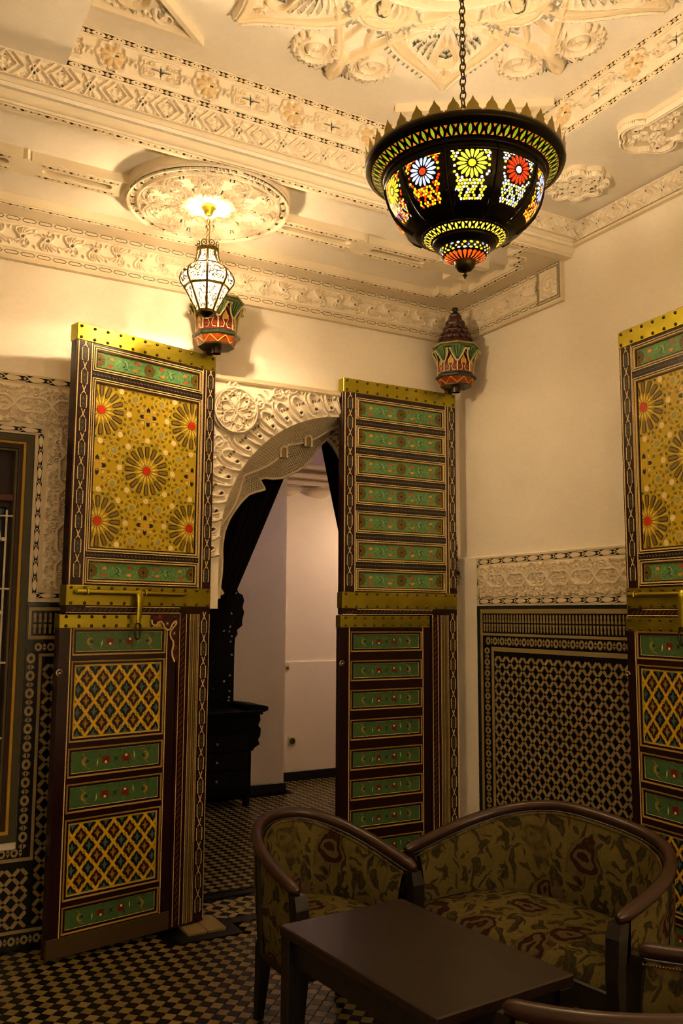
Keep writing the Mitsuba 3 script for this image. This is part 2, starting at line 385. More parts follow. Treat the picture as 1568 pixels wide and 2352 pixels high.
def pickets(parent, M, w, h):
    n = max(2, round(w / 0.0255)); s = w / n
    p = Polygon([(-0.0060, 0), (0.0060, 0), (0.0085, h * 0.06), (0.0045, h * 0.2), (0.0065, h * 0.33), (0.003, h * 0.44), (-0.003, h * 0.44), (-0.0065, h * 0.33), (-0.0045, h * 0.2), (-0.0085, h * 0.06)])
    a = shared(MB().prism(p, 0, 0.003, WHITE_T, shrink=0.0005), 'glaze')
    for i in range(n):
        for sy in (1, -1):
            m = tr((i + 0.5) * s, h / 2 + sy * h * 0.03); m[1, 1] = sy; m[0, 0] = sy
            put_copy('picket_tile', a, parent, M @ m)

def carved_chain(L, h, s, mode=0):
    """painted stucco chain border: dark ground with pale ovals and knots"""
    n = max(1, round(L / s)); s = L / n; m = MB()
    u = MB()
    if mode == 2:      # long dark link outlines on plaster
        o = Polygon([(-s * 0.46, 0), (-s * 0.32, h * 0.30), (s * 0.32, h * 0.30), (s * 0.46, 0), (s * 0.32, -h * 0.30), (-s * 0.32, -h * 0.30)])
        u.prism(o.difference(o.buffer(-h * 0.085)), 0, 0.0012, (104, 100, 84))
        m.rep(u, [tr((i + 0.5) * s, 0) for i in range(n)]); return m
    m.box((0, -h / 2, -0.002), (L, h / 2, 0.0006), DARKC)
    u.prism(ell(s * 0.36, h * 0.37, (0, 0), 14), 0, 0.005, (226, 214, 190), shrink=0.002)
    if mode == 0:      # ovals with twisted strands
        for sx in (-1, 1):
            u.prism(line(bez((-s * .5, -sx * h * .42), (-s * .2, sx * -h * .1), (-s * .36, sx * h * .44), (0, sx * h * .42), 9), h * 0.12), 0, 0.0045, (222, 208, 180))
            u.prism(line(bez((s * .5, sx * h * .42), (s * .36, sx * h * .44), (s * .2, sx * h * .44), (0, sx * h * .42), 7), h * 0.12), 0, 0.0045, (222, 208, 180))
        u.prism(dia(h * 0.22), 0, 0.004, (120, 110, 92)) if False else None
        u.prism(affinity.translate(dia(h * 0.26), s * 0.5, 0), 0, 0.004, (214, 198, 166), shrink=0.002)
    else:              # ceiling chain: double ovals, ochre knots
        for sx in (-1, 1): u.prism(ell(s * 0.04, h * 0.1, (sx * s * 0.1, 0), 6), 0.004, 0.0056, DARKC)
        u.prism(affinity.translate(dia(h * 0.42), s * 0.5, 0), 0, 0.005, (214, 192, 156), shrink=0.003)
        for sx in (-1, 1): u.prism(sbox(-s / 2, sx * h * 0.5 - h * 0.11, s / 2, sx * h * 0.5 + h * 0.11), 0, 0.004, (226, 214, 190))
    m.rep(u, [tr((i + 0.5) * s, 0) for i in range(n)])
    return m

# ---- stucco relief patterns
def vine_unit(p, h, seed=1, dens=1.6):
    """dense arabesque: two interlacing bands, curls and leaves; period p"""
    r = random.Random(seed); G = []
    x = np.linspace(0, p, 160)
    for sg in (1, -1):
        y = h / 2 + sg * h * 0.36 * np.sin(2 * PI * x / p) * (0.75 + 0.25 * np.cos(4 * PI * x / p))
        G.append((np.c_[x, y], 0.0075, 0.0125, 'f', None))
        for ph in (0.25, 0.75):
            cx, cy = p * ph, h / 2 + sg * (1 if ph < 0.5 else -1) * h * 0.12
    for k in range(4):
        cx = p * (0.125 + 0.25 * k)
        for sy in (-1, 1):
            cy = h / 2 + sy * h * 0.25
            G.append((spiral((cx, cy), h * 0.105, h * 0.02, r.uniform(0, 6.28), (1 if (k + (sy > 0)) % 2 else -1) * 1.3), 0.0050, 0.0115, 'o', None))
            for t in range(int(10 * dens)):
                a = r.uniform(0, 6.28); d = h * r.uniform(0.14, 0.24)
                q = (cx + d * math.cos(a), cy + d * math.sin(a) * 0.8); b = a + r.uniform(-0.9, 0.9); l = h * r.uniform(0.06, 0.12)
                c = bez(q, (q[0] + l * math.cos(b), q[1] + l * math.sin(b)), (q[0] + l * math.cos(b + 0.9), q[1] + l * math.sin(b + 0.9)), (q[0] + 1.3 * l * math.cos(b + 1.3), q[1] + 1.3 * l * math.sin(b + 1.3)), 14)
                G.append((c, np.linspace(0.0052, 0.002, 14), 0.0105, 'o', None))
    for k in range(2):
        cx = p * (0.25 + 0.5 * k)
        for a in range(6): G.append((seg((cx, h / 2), (cx + h * 0.12 * math.cos(a * PI / 3), h / 2 + h * 0.1 * math.sin(a * PI / 3)), step=0.002), 0.0045, 0.0115, 'o', None))
        cx = p * 0.5 * k
        for a in range(5):
            b = PI / 2 + (a - 2) * 0.55
            for sy in (1, -1): G.append((seg((cx, h / 2), (cx + h * 0.2 * math.cos(b), h / 2 + sy * h * 0.3 * math.sin(b)), step=0.002), 0.0042, 0.0105, 'o', None))
    return G

def scroll_unit(p, h):
    """running leaf scroll with paired dark dots (two eyes per period)"""
    G = []
    for k, sg in ((0, 1), (1, -1)):
        cx, cy = p * (0.25 + 0.5 * k), h * 0.5
        G.append((arc((cx, cy), 0.013, 0, 2 * PI, 40), 0.006, 0.010, 'f', None))
        for sx in (-1, 1): G.append((seg((cx + sx * 0.004, cy - 0.004), (cx + sx * 0.004, cy + 0.004), step=0.001), 0.0024, 0.001, 'p', lin((52, 56, 52))))
        G.append((bez((cx - 0.012, cy), (cx - p * .16, cy + sg * h * .10), (cx - p * .2, cy + sg * h * .42), (cx - p * 0.02, cy + sg * h * .40), 40), 0.005, 0.009, 'o', None))
        G.append((bez((cx + 0.012, cy), (cx + p * .14, cy - sg * h * .05), (cx + p * .2, cy - sg * h * .46), (cx + p * 0.03, cy - sg * h * .38), 40), 0.005, 0.009, 'o', None))
        for t in range(6):
            a = (t - 2.5) * 0.42
            bx, by = cx + 0.017 * math.sin(a), cy + sg * 0.018 * math.cos(a)
            L = h * 0.24
            G.append((bez((bx, by), (bx + L * .5 * math.sin(a), by + sg * L * .5 * math.cos(a)), (bx + L * .9 * math.sin(a) + 0.008, by + sg * L * .8 * math.cos(a)), (bx + L * math.sin(a * 1.2) + 0.016, by + sg * L * 1.1 * math.cos(a)), 20), np.linspace(0.0056, 0.0026, 20), 0.009, 'o', None))
            G.append((bez((bx + 0.006, cy - sg * 0.017), (bx + L * .4 * math.sin(a), cy - sg * L * .5), (bx + L * .7 * math.sin(a), cy - sg * L * .9), (bx + 1.3 * L * math.sin(a) - 0.012, cy - sg * L * 1.2 * math.cos(a)), 20), np.linspace(0.005, 0.0024, 20), 0.008, 'o', None))
        G.append((seg((cx + p * 0.25 - 0.003, h * 0.2), (cx + p * .25 + 0.003, h * 0.14), step=.001), 0.006, 0.008, 'o', None))
        G.append((seg((cx + p * 0.25 - 0.003, h * 0.8), (cx + p * .25 + 0.003, h * 0.86), step=.001), 0.006, 0.008, 'o', None))
    return G

def diamond_unit(p, h):
    """strapwork zigzag with a chequered big lozenge and a small one"""
    G = []; m = h / 2
    def dz(cx, rx, ry): return seg((cx - rx, m), (cx, m + ry), (cx + rx, m), (cx, m - ry), (cx - rx, m), step=0.002)
    for sg in (1, -1):
        x = [(-p * .08, m - sg * h * .55), (p * .09, m + sg * h * .0), (p * .25, m + sg * h * .46), (p * .5 - p * .25 + .02, m + sg * h * .46)]
        G.append((seg((0 - p * .12, m - sg * h * .48), (p * .12, m + sg * h * .48), step=.002), 0.0052, 0.010, 'f', None))
    for f in (0.60, 1.0): G.append((dz(p * .5, p * .34 * f, h * .74 * f), 0.0045 if f < 1 else 0.0055, 0.010, 'f', None))
    for i in (-1, 0, 1):
        for j in (-1, 0, 1):
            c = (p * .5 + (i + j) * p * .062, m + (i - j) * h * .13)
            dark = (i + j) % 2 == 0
            G.append((np.array([c]), 0.0068, -0.010 if dark else 0.008, 'f', None if not dark else lin((96, 84, 64))))  # sunk squares also coloured darker, as the shade in cut holes
    for f in (1.0,): G.append((dz(0, p * .105, h * .26), 0.004, 0.009, 'f', None))
    for a in ((0.035, 0), (-0.035, 0), (0, .13), (0, -.13)): G.append((np.array([(a[0] * p * 1.2, m + a[1] * h)]), 0.0045, 0.004, 'p', lin((60, 60, 56))))
    r = random.Random(2)
    for t in range(26):
        c = (r.uniform(0, p), r.choice((r.uniform(.08, .3), r.uniform(.7, .92))) * h)
        G.append((arc(c, 0.007, r.uniform(0, 6), r.uniform(2, 9), 10), 0.0032, 0.006, 'o', None))
    for y in (0.002, h - 0.002): G.append((seg((0, y), (p, y), step=0.003), 0.005, 0.010, 'f', None))
    return G

def flower_unit(p, h):
    """cartouches: eight-petalled flower at 0, cross cartouche at p / 2"""
    G = []; m = h / 2
    R = h * .40
    ring = []
    for k in range(8): ring.append(arc((R * .88 * math.cos(k * PI / 4), m + R * .88 * math.sin(k * PI / 4)), R * .36, k * PI / 4 - 1.15, k * PI / 4 + 1.15, 16))
    G.append((np.vstack(ring), 0.0055, 0.010, 'f', None))
    for k in range(8):
        a = k * PI / 4 + PI / 8
        G.append((seg((R * .30 * math.cos(a), m + R * .30 * math.sin(a)), (R * .72 * math.cos(a), m + R * .72 * math.sin(a)), step=.002), np.full(len(seg((R * .30 * math.cos(a), m + R * .30 * math.sin(a)), (R * .72 * math.cos(a), m + R * .72 * math.sin(a)), step=.002)), 0.0125), 0.012, 'o', OCHRE * 0.9 + 0.1 * STUC))
        b = a + PI / 8
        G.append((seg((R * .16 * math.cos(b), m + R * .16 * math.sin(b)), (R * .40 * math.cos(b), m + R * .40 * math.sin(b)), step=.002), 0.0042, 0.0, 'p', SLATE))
    G.append((np.array([(0.0, m)]), 0.010, 0.012, 'o', STUC))
    cx = p / 2; A, B = p * .235, h * .37
    t = np.linspace(0, 2 * PI, 220)
    rr = 1 - 0.10 * np.cos(4 * t) + 0.06 * np.cos(8 * t)
    G.append((np.c_[cx + A * rr * np.cos(t), m + B * rr * np.sin(t)], 0.0055, 0.010, 'f', None))
    G.append((np.c_[cx + A * .84 * rr * np.cos(t), m + B * .82 * rr * np.sin(t)], 0.0032, 0.007, 'o', None))
    for sx in (-1, 1):
        for sy in (-1, 1):
            G.append((spiral((cx + sx * A * .42, m + sy * B * .42), B * .30, B * .06, PI / 2 * sy, sx * sy * 1.2), 0.005, 0.009, 'o', OCHRE * .35 + STUC * .65))
            G.append((bez((cx + sx * .012, m + sy * .008), (cx + sx * A * .3, m + sy * .01), (cx + sx * A * .5, m + sy * B * .1), (cx + sx * A * .72, m + sy * B * .22), 24), 0.005, 0.009, 'o', None))
            G.append((arc((cx + sx * A * .68, m + sy * B * .34), B * .15, 0, 5, 20), 0.004, 0.008, 'o', OCHRE * .3 + STUC * .7))
    G.append((seg((cx, m - B * .62), (cx, m + B * .62), step=.002), np.r_[np.linspace(.001, .0055, len(seg((cx, m - B * .62), (cx, m + B * .62), step=.002)) // 2), np.linspace(.0055, .001, len(seg((cx, m - B * .62), (cx, m + B * .62), step=.002)) - len(seg((cx, m - B * .62), (cx, m + B * .62), step=.002)) // 2)], 0.0, 'p', SLATE))
    G.append((seg((cx - A * .42, m), (cx + A * .42, m), step=.002), 0.0032, 0.0, 'p', SLATE))
    for x0 in (p * .22, p * .78): G.append((bez((x0 - .012, m + .012), (x0, m), (x0, m), (x0 + .012, m - .012), 10), 0.005, 0.010, 'f', None)); G.append((bez((x0 - .012, m - .012), (x0, m), (x0, m), (x0 + .012, m + .012), 10), 0.005, 0.010, 'f', None))
    return G

# ---- ceiling
Y_BEAM, X_COF0, X_COF1, Y_COF0 = 3.49, 0.655, 2.80, 0.95
cof = sbox(X_COF0, Y_COF0, X_COF1, Y_BEAM - 0.015)
ce = MB()
ce.prism(sbox(-1.3, -1.6, XR + .1, Y_BEAM).difference(cof), ZS, ZS + 0.25, (210, 198, 172), bottom=True)
ce.box((X_COF0 - .02, Y_COF0 - .02, ZC), (X_COF1 + .02, Y_BEAM + .02, ZC + 0.06), (210, 198, 172))
ce.box((-1.3, Y_BEAM + .002, ZA + .02), (XR + .1, YB + .3, ZA + 0.2), (210, 198, 172))
# stepped cove between the beam's frieze and the aisle ceiling
prof = [(Y_BEAM - .012, 3.712), (Y_BEAM - .004, 3.698)] + [(Y_BEAM + .002 + .018 * math.sin(t), 3.698 - .012 + .012 * math.cos(t)) for t in np.linspace(0, PI / 2, 7)] + \
       [(Y_BEAM + .022, 3.674)] + [(Y_BEAM + .022 + .016 * (1 - math.cos(t)), 3.674 - .030 * math.sin(t)) for t in np.linspace(0, PI / 2, 8)] + [(Y_BEAM + .040, 3.634), (Y_BEAM + .10, 3.632), (Y_BEAM + .10, 3.70), (Y_BEAM - .0, 3.86), (Y_BEAM - .012, 3.80)]
P2 = Polygon([(y, z) for y, z in prof]).buffer(0)
mm = np.array([[0, 0, 1, -1.3], [1, 0, 0, 0], [0, 1, 0, 0], [0, 0, 0, 1.0]])
t = MB().prism(P2, 0, XR + 1.35, (226, 214, 190), bottom=True)
V, F, C = ce.arr()
scene['ceiling'] = ply((V, F), 'plaster', color=C)
note('ceiling', 'plaster ceiling with a sunken panel and carved white stucco ornament', 'structure')
put('cove_moulding', t, 'stucco', 'ceiling', mm)

FZ = 0.205
g = carve(0.422, FZ - 0.07, 0.0026, flower_unit(0.422, FZ - 0.07), per=0.422)
def flower_frieze(M, L, off):
    gg = clip_x(tile_x(g, int(L / 0.422) + 2), off, off + L)
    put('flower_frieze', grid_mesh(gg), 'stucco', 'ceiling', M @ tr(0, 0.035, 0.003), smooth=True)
    for y in (0.018, FZ - 0.018): put('chain_border', carved_chain(L, 0.03, 0.0844, 1), 'stucco', 'ceiling', M @ tr(0, y, 0.003))
L1 = X_COF1 - X_COF0
flower_frieze(back(X_COF0, Y_BEAM - .015, ZS + .003), L1, (X_COF0 - 0.843) % 0.422)
flower_frieze(right(X_COF1, Y_BEAM - .015, ZS + .003), Y_BEAM - .015 - Y_COF0, 0.21)

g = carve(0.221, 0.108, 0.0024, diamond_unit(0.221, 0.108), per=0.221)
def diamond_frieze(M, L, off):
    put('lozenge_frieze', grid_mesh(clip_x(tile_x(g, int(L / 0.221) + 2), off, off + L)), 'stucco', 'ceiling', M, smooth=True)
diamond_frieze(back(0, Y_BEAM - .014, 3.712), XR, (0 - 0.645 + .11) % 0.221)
X_FR = XR - 0.018
put('frieze_board', MB().box((X_FR + .002, -1.6, 3.69), (XR + .02, Y_BEAM, ZS), (214, 202, 178)).box((X_FR - .012, -1.6, 3.682), (XR, Y_BEAM, 3.694), (222, 210, 186)), 'stucco', 'ceiling')
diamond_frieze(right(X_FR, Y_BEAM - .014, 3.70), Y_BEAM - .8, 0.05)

# aisle: border with stepped corners, bead rows, bars
beads_c = MB()
def bead_row(pts, s=0.098):
    """dark beads between pale leaves along a polyline on the underside z = 0 plane of M"""
    u = MB()
    u.prism(dia(0.0085), 0, 0.006, (44, 44, 40), shrink=.002)
    for sx in (-1, 1):
        u.prism(ell(0.0095, 0.0055, (sx * 0.019, 0.0), 8, sx * 0.5), 0, 0.006, (230, 218, 196), shrink=.003)
        u.prism(ell(0.0045, 0.004, (sx * 0.034, 0.0), 6), 0, 0.004, (110, 104, 88))
        u.prism(line([(-s / 2, sx * 0.0125), (s / 2, sx * 0.0125)], 0.004), 0, 0.006, (226, 214, 190))
    m = MB()
    for a, b in zip(pts[:-1], pts[1:]):
        a, b = np.asarray(a, float), np.asarray(b, float); L = np.linalg.norm(b - a)
        if L < 0.03: continue
        n = max(1, round(L / s)); an = math.atan2(b[1] - a[1], b[0] - a[0])
        ms = []
        for i in range(n):
            q = a + (b - a) * (i + .5) / n; k = rz(an); k[0, 3], k[1, 3] = q; k[:2, 0] *= L / n / s; ms.append(k)
        m.rep(u, ms)
    return m
ZD = 3.635
U = under(0, 0, 0)
def uxy(poly): return affinity.scale(poly, 1, -1, origin=(0, 0))      # plan (x, y) -> under-frame coordinates
AX1 = XR
inner = Polygon([(-1.2, 3.575), (3.17, 3.575), (3.17, 3.70), (3.26, 3.70), (3.26, 3.80), (3.32, 3.80), (3.32, 4.25), (3.26, 4.25), (3.26, 4.36), (3.17, 4.36), (3.17, 4.425), (-1.2, 4.425)])
bd = MB().prism(uxy(sbox(-1.25, Y_BEAM + .04, XR, YB).difference(inner)), -ZA - .022, -ZD, (220, 208, 184))
put('aisle_border', bd, 'stucco', 'ceiling', U)
put('bead_row', bead_row([(-1.2, -3.553), (3.2, -3.553)]), 'stucco', 'ceiling', U @ tr(0, 0, -ZD))
put('bead_row', bead_row([(-1.2, -4.447), (3.19, -4.447), (3.19, -4.38), (3.28, -4.38), (3.28, -4.27), (3.345, -4.27), (3.345, -3.78), (3.28, -3.78), (3.28, -3.68), (3.19, -3.68), (3.19, -3.553)]), 'stucco', 'ceiling', U @ tr(0, 0, -ZD))
def slot(x0, x1, y0=4.0, y1=4.045): return LineString([(x0 + .02, (y0 + y1) / 2), (x1 - .02, (y0 + y1) / 2)]).buffer((y1 - y0) / 2, cap_style=1, quad_segs=4)
def bar(x0, x1, y0, y1):
    return sbox(x0, y0, x1, y1)
bars_g = unary_union([bar(-1.2, .58, 3.945, 4.10), bar(.62, 1.06, 3.955, 4.11), ngon(4, .085, 0, (.60, 4.03))])
bars_g = bars_g.difference(unary_union([slot(-.1, .53, 4.0, 4.045), slot(.68, 1.0, 4.01, 4.055)]))
bars_h = unary_union([bar(1.8, 2.36, 3.93, 4.085), bar(2.40, 2.86, 3.95, 4.105), bar(2.92, 3.12, 3.97, 4.09), ngon(4, .085, 0, (2.38, 4.02)), ngon(4, .085, 0, (2.89, 4.03)), sbox(3.06, 3.90, 3.12, 4.17), sbox(3.06, 3.90, 3.2, 3.95), sbox(3.06, 4.12, 3.2, 4.17)])
bars_h = bars_h.difference(unary_union([slot(1.9, 2.31, 3.985, 4.03), slot(2.46, 2.82, 4.005, 4.05)]))
for bg in (bars_g, bars_h): put('ceiling_bar', MB().prism(uxy(bg), -ZA - .022, -ZD, (222, 210, 186)), 'stucco', 'ceiling', U)
for a, b, y in ((-1.2, .54, 3.968), (-1.2, .54, 4.077), (.66, 1.03, 3.978), (.66, 1.03, 4.087), (1.88, 2.33, 3.953), (1.88, 2.33, 4.062), (2.44, 2.84, 3.973), (2.44, 2.84, 4.082)):
    put('bead_row', bead_row([(a, -y), (b, -y)]), 'stucco', 'ceiling', U @ tr(0, 0, -ZD))

# friezes on the walls under the aisle ceiling
FB, FT = 3.41, 3.65
g = carve(0.2485, 0.125, 0.0024, scroll_unit(0.2485, 0.125), per=0.2485)
def scroll_frieze(par, M, L, off):
    put('frieze_board', MB().box((0, 0, -.03), (L, FT - FB, 0), (222, 210, 186)).box((0, -.012, -.03), (L, .006, .012), (216, 204, 180)).box((0, .05, -.03), (L, .056, .004), (222, 210, 186)).box((0, .185, -.03), (L, .191, .004), (222, 210, 186)), 'stucco', par, M)
    put('scroll_frieze', grid_mesh(clip_x(tile_x(g, int(L / .2485) + 2), off, off + L)), 'stucco', par, M @ tr(0, .058, .001), smooth=True)
    for y in (.03, .213): put('chain_border', carved_chain(L, .034, .08, 2), 'stucco', par, M @ tr(0, y, .0005))
scroll_frieze('wall_back', back(.2, YB - .02, FB), XR - .2 - .02, (.2 - .688 + .062) % .2485)
MR = right(XR - .02, YB - .02, FB)
LR = YB - .02 - 3.60
scroll_frieze('wall_right', MR, LR - .20, 0.03)
pan = carve(.2, .24, .0025, [(spiral((.1, .12), .07, .01, 0, 2.2, 120), .006, .009, 'o', None)] + [(arc((.1 + .055 * math.cos(k * PI / 4), .12 + .075 * math.sin(k * PI / 4)), .018, 0, 5, 20), .0045, .008, 'o', None) for k in range(8)] + [(seg((.02, .03), (.18, .03), (.18, .21), (.02, .21), (.02, .03)), .005, .006, 'f', lin((150, 142, 120))), (seg((.008, .015), (.192, .015), (.192, .225), (.008, .225), (.008, .015)), .004, .005, 'f', lin((140, 132, 112)))])
put('square_panel', grid_mesh(pan), 'stucco', 'wall_right', MR @ tr(LR - .2, 0, .002))
put('frieze_board', MB().box((LR - .2, -.012, -.03), (LR + .006, .25, .001), (216, 204, 180)), 'stucco', 'wall_right', MR)

# ---- plain walls
ax, az, ar = 2.62, 1.98, 0.82        # doorway arch
def arch_poly(r, z0=-0.1): return Polygon([(ax - r - .07, z0), (ax - r - .07, 1.90), (ax - r, 1.90)] + [(ax + r * math.cos(t), az + r * math.sin(t)) for t in np.linspace(PI, 0, 40)] + [(ax + r, z0)])
wb = sbox(-1.3, -.05, XR + .3, 3.9).difference(arch_poly(ar + .004)).difference(sbox(-.62, .50, .795, 2.50))
for k_, v_ in (('wall_back', MB().prism(wb, -.33, 0, (200, 190, 165), bottom=True)),):
    V, F, C = v_.arr(); Mx = back(0, YB, 0); V = V @ Mx[:3, :3].T + Mx[:3, 3]
    scene[k_] = ply((V, F), 'plaster', color=C); note(k_, 'cream plaster back wall with carved stucco around its arched doorway', 'structure')
wr = MB().box((XR, -1.7, -.05), (XR + .15, YB + .35, 3.95), (200, 190, 165)).bbox((XR - .03, -1.7, -.05), (XR + .02, YB + .0, 1.972), (200, 190, 165), .008)
V, F, C = wr.arr(); scene['wall_right'] = ply((V, F), 'plaster', color=C); note('wall_right', 'cream plaster right wall above dark zellige tilework', 'structure')
slab('wall_left', (-1.35, -1.7, -.05), (-1.2, YB + .1, 4.0), kind='structure')
slab('wall_front', (-1.35, -1.75, -.05), (XR + .1, -1.6, 4.0), kind='structure')

# right wall: stucco dado and zellige
XT = XR - .03
MZ = right(XT - .002, 4.394, 0)
def zx(y): return 4.394 - y
Wz = 4.394 - 2.35
put('tile_ground', MB().box((0, 0, -.003), (Wz, 1.66, 0), DARK_T), 'glaze', 'wall_right', MZ)
ws = MB()
for lo, hi in (((zx(4.361), 1.613), (Wz, 1.639)), ((zx(4.361), .1), (zx(4.339), 1.613)), ((zx(4.339), 1.478), (Wz, 1.494)), ((zx(4.257), 1.385), (Wz, 1.411)), ((zx(4.257), .1), (zx(4.234), 1.385))):
    put('white_strip', MB().bbox((*lo, 0), (*hi, .003), WHITE_T, .001), 'glaze', 'wall_right', MZ)
for i in range(15): put('edge_tile', MB().bbox((.002, .1 + i * .103, 0), (.031, .1 + i * .103 + .100, .003), (22, 32, 36), .001), 'glaze', 'wall_right', MZ)
for i in range(18): put('edge_tile', MB().bbox((.002 + i * .112, 1.641, 0), (.002 + i * .112 + .109, 1.659, .003), (22, 32, 36), .001), 'glaze', 'wall_right', MZ)
pickets('wall_right', MZ @ tr(zx(4.334), 1.498), Wz - zx(4.334), .112)
put('ring_border', tile_chain(Wz - zx(4.32), .058), 'glaze', 'wall_right', MZ @ tr(zx(4.32), 1.446))
k = rz(-PI / 2); k[0, 3], k[1, 3] = zx(4.298), 1.42
put('ring_border', tile_chain(1.3, .058), 'glaze', 'wall_right', MZ @ k)
fw, fh = Wz - zx(4.230), 1.26
zellige('wall_right', MZ @ tr(zx(4.230), .12), fw, fh, .073, .080, 300, order=lambda x, y: (y < .42) * 5 + max(0, x - 1.12) * 9 + abs(x - .6) * .5 - y)

MS = right(XT - .001, 4.394, 1.668)
Ld = Wz
put('stucco_ground', MB().box((0, -.008, -.003), (Ld, .288, 0), (216, 204, 178)).bbox((-.004, .283, -.003), (Ld, .296, .006), (222, 210, 186), .002), 'stucco', 'wall_right', MS)
gd = carve(.36, .20, .0026, vine_unit(.36, .20, 4), per=.36)
put('arabesque_panel', grid_mesh(clip_x(tile_x(gd, 7), .10, .10 + Ld - .035)), 'stucco', 'wall_right', MS @ tr(.035, .044, .0006))
for y in (.019, .265): put('chain_border', carved_chain(Ld - .02, .033, .115, 0), 'stucco', 'wall_right', MS @ tr(.02, y, .001))
k = rz(PI / 2); k[0, 3] = .013; k[1, 3] = .03
put('chain_border', carved_chain(.22, .022, .11, 0), 'stucco', 'wall_right', MS @ k)

# back wall, left part: stucco and tile around the window
ML = back(0, YB - .02, 0)
body = sbox(-.9, 0, 1.66, 2.81).difference(sbox(-.64, .465, .80, 2.50))
put('dado_slab', MB().prism(body.intersection(sbox(-2, 1.655, 3, 3)), -.02, 0, (214, 202, 176)), 'stucco', 'wall_back', ML)
put('tile_ground', MB().prism(body.intersection(sbox(-2, 0, 3, 1.655)), -.02, 0, DARK_T), 'glaze', 'wall_back', ML)
put('arabesque_panel', grid_mesh(clip_x(tile_x(gd, 5), 0, 1.5)), 'stucco', 'wall_back', ML @ tr(.15, 2.553, .0006))
k = rz(-PI / 2); k[0, 3] = .862; k[1, 3] = 2.55
put('arabesque_panel', grid_mesh(clip_x(tile_x(gd, 4), .05, .05 + .83)), 'stucco', 'wall_back', ML @ k @ tr(0, 0, .0006))
put('chain_border', carved_chain(2.4, .034, .115, 0), 'stucco', 'wall_back', ML @ tr(-.75, 2.785, .001))
put('chain_border', carved_chain(1.57, .028, .112, 0), 'stucco', 'wall_back', ML @ tr(-.74, 2.523, .001))
k = rz(-PI / 2); k[0, 3] = .828; k[1, 3] = 2.508
put('chain_border', carved_chain(.81, .026, .078, 0), 'stucco', 'wall_back', ML @ k @ tr(0, 0, .001))
put('chain_border', carved_chain(.80, .028, .112, 0), 'stucco', 'wall_back', ML @ tr(.84, 1.688, .001))
put('edge_tile', MB().bbox((.80, 1.634, 0), (1.66, 1.655, .003), (22, 32, 36), .001), 'glaze', 'wall_back', ML)
for lo, hi in (((.808, 1.612), (1.6, 1.63)), ((.808, 1.485), (.822, 1.612)), ((.808, 1.470), (1.6, 1.488)), ((.865, .425), (.88, 1.395)), ((-.7, .41), (.88, .427)), ((.865, 1.385), (1.6, 1.40)), ((-.7, .078), (1.6, .094))):
    put('white_strip', MB().bbox((*lo, 0), (*hi, .003), WHITE_T, .001), 'glaze', 'wall_back', ML)
pickets('wall_back', ML @ tr(.826, 1.494), .60, .112)
put('ring_border', tile_chain(.6, .05), 'glaze', 'wall_back', ML @ tr(.83, 1.432))
k = rz(-PI / 2); k[0, 3], k[1, 3] = .828, 1.42
put('ring_border', tile_chain(.94, .05, 11), 'glaze', 'wall_back', ML @ k)
put('ring_border', tile_chain(1.5, .05), 'glaze', 'wall_back', ML @ tr(-.68, .452))
put('ring_border', tile_chain(2.2, .05), 'glaze', 'wall_back', ML @ tr(-.68, .045))
zellige('wall_back', ML @ tr(.885, .11), .55, 1.27, .073, .080, 150, order=lambda x, y: x)
zellige('wall_back', ML @ tr(-.6, .10), 1.48, .305, .073, .080, 150, order=lambda x, y: -x)
# ================================================================ carved ceiling pieces
def carve_c(w, h, res, G, base=STUC):
    """carve() centred on the origin"""
    G = [(np.asarray(p, float) + [w / 2, h / 2], r, hg, pr, c) for p, r, hg, pr, c in G]
    nx, ny, xs, ys, Z, C = carve(w, h, res, G, base=base)
    return nx, ny, xs - w / 2, ys - h / 2, Z, C
def rep_a(pts, n, off=0.0, flip=False):
    o = []
    for k in range(n):
        o.append(mv(pts, 0, 0, off + 2 * PI * k / n))
        if flip: o.append(mv(np.asarray(pts) * [1, -1], 0, 0, off + 2 * PI * k / n))
    return np.vstack(o)
def grp(c, r, n, off=0, flip=True):
    r = np.broadcast_to(np.asarray(r, float), (len(c),)); return rep_a(c, n, off, flip), np.tile(r, n * (2 if flip else 1))

# ---- great rosette of the sunken panel: six hearts and paired scrolls. Local axis x = outwards, y = across
R = []
LO = OCHRE * 0.55 + STUC * 0.45
def G6(c, r, h, prof='o', col=None, flip=True):
    p, rr = grp(c, r, 6, -math.radians(57.7), flip); R.append((p, rr, h, prof, col))
heart = np.vstack([bez((.545, .07), (.50, .20), (.56, .235), (.64, .225), 40)[:-1], bez((.64, .225), (.76, .20), (.84, .06), (.985, 0), 60)])
fill = [p for t in np.linspace(.25, .95, 9) for p in np.c_[.545 + (heart[:, 0] - .545) * 1, heart[:, 1] * t]]
G6(np.array(fill), .012, .006, 'f', None)
G6(heart, .020, .020, 'f', LO); G6(heart + [.012, .022], .009, .024, 'o'); G6(heart * [1, .80] - [.012, 0], .007, .022, 'o')
for t in np.linspace(.12, .86, 17):
    i = int(t * (len(heart) - 1)); d = heart[i + 1] - heart[i]; n = np.array([d[1], -d[0]]) / np.linalg.norm(d); n = n if n[1] > 0 or n[0] > 0 else -n
    a = heart[i] + n * .04
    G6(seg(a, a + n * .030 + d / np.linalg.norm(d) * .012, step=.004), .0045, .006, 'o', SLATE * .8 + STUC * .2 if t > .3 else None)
for k, (x, y) in enumerate(((.70, .150), (.73, .13), (.76, .105), (.79, .08), (.66, .165), (.63, .175), (.60, .18))):
    G6(bez((.555, .006), (.60, y * .4), (x - .04, y * .8), (x, y), 30), np.linspace(.003, .0085, 30), .018, 'o', None)
    if k < 4: G6(bez((.62, .02), (.64, y * .5), (x - .05, y * .86), (x - .012, y * .95), 24), .0034, .003, 'o', SLATE)
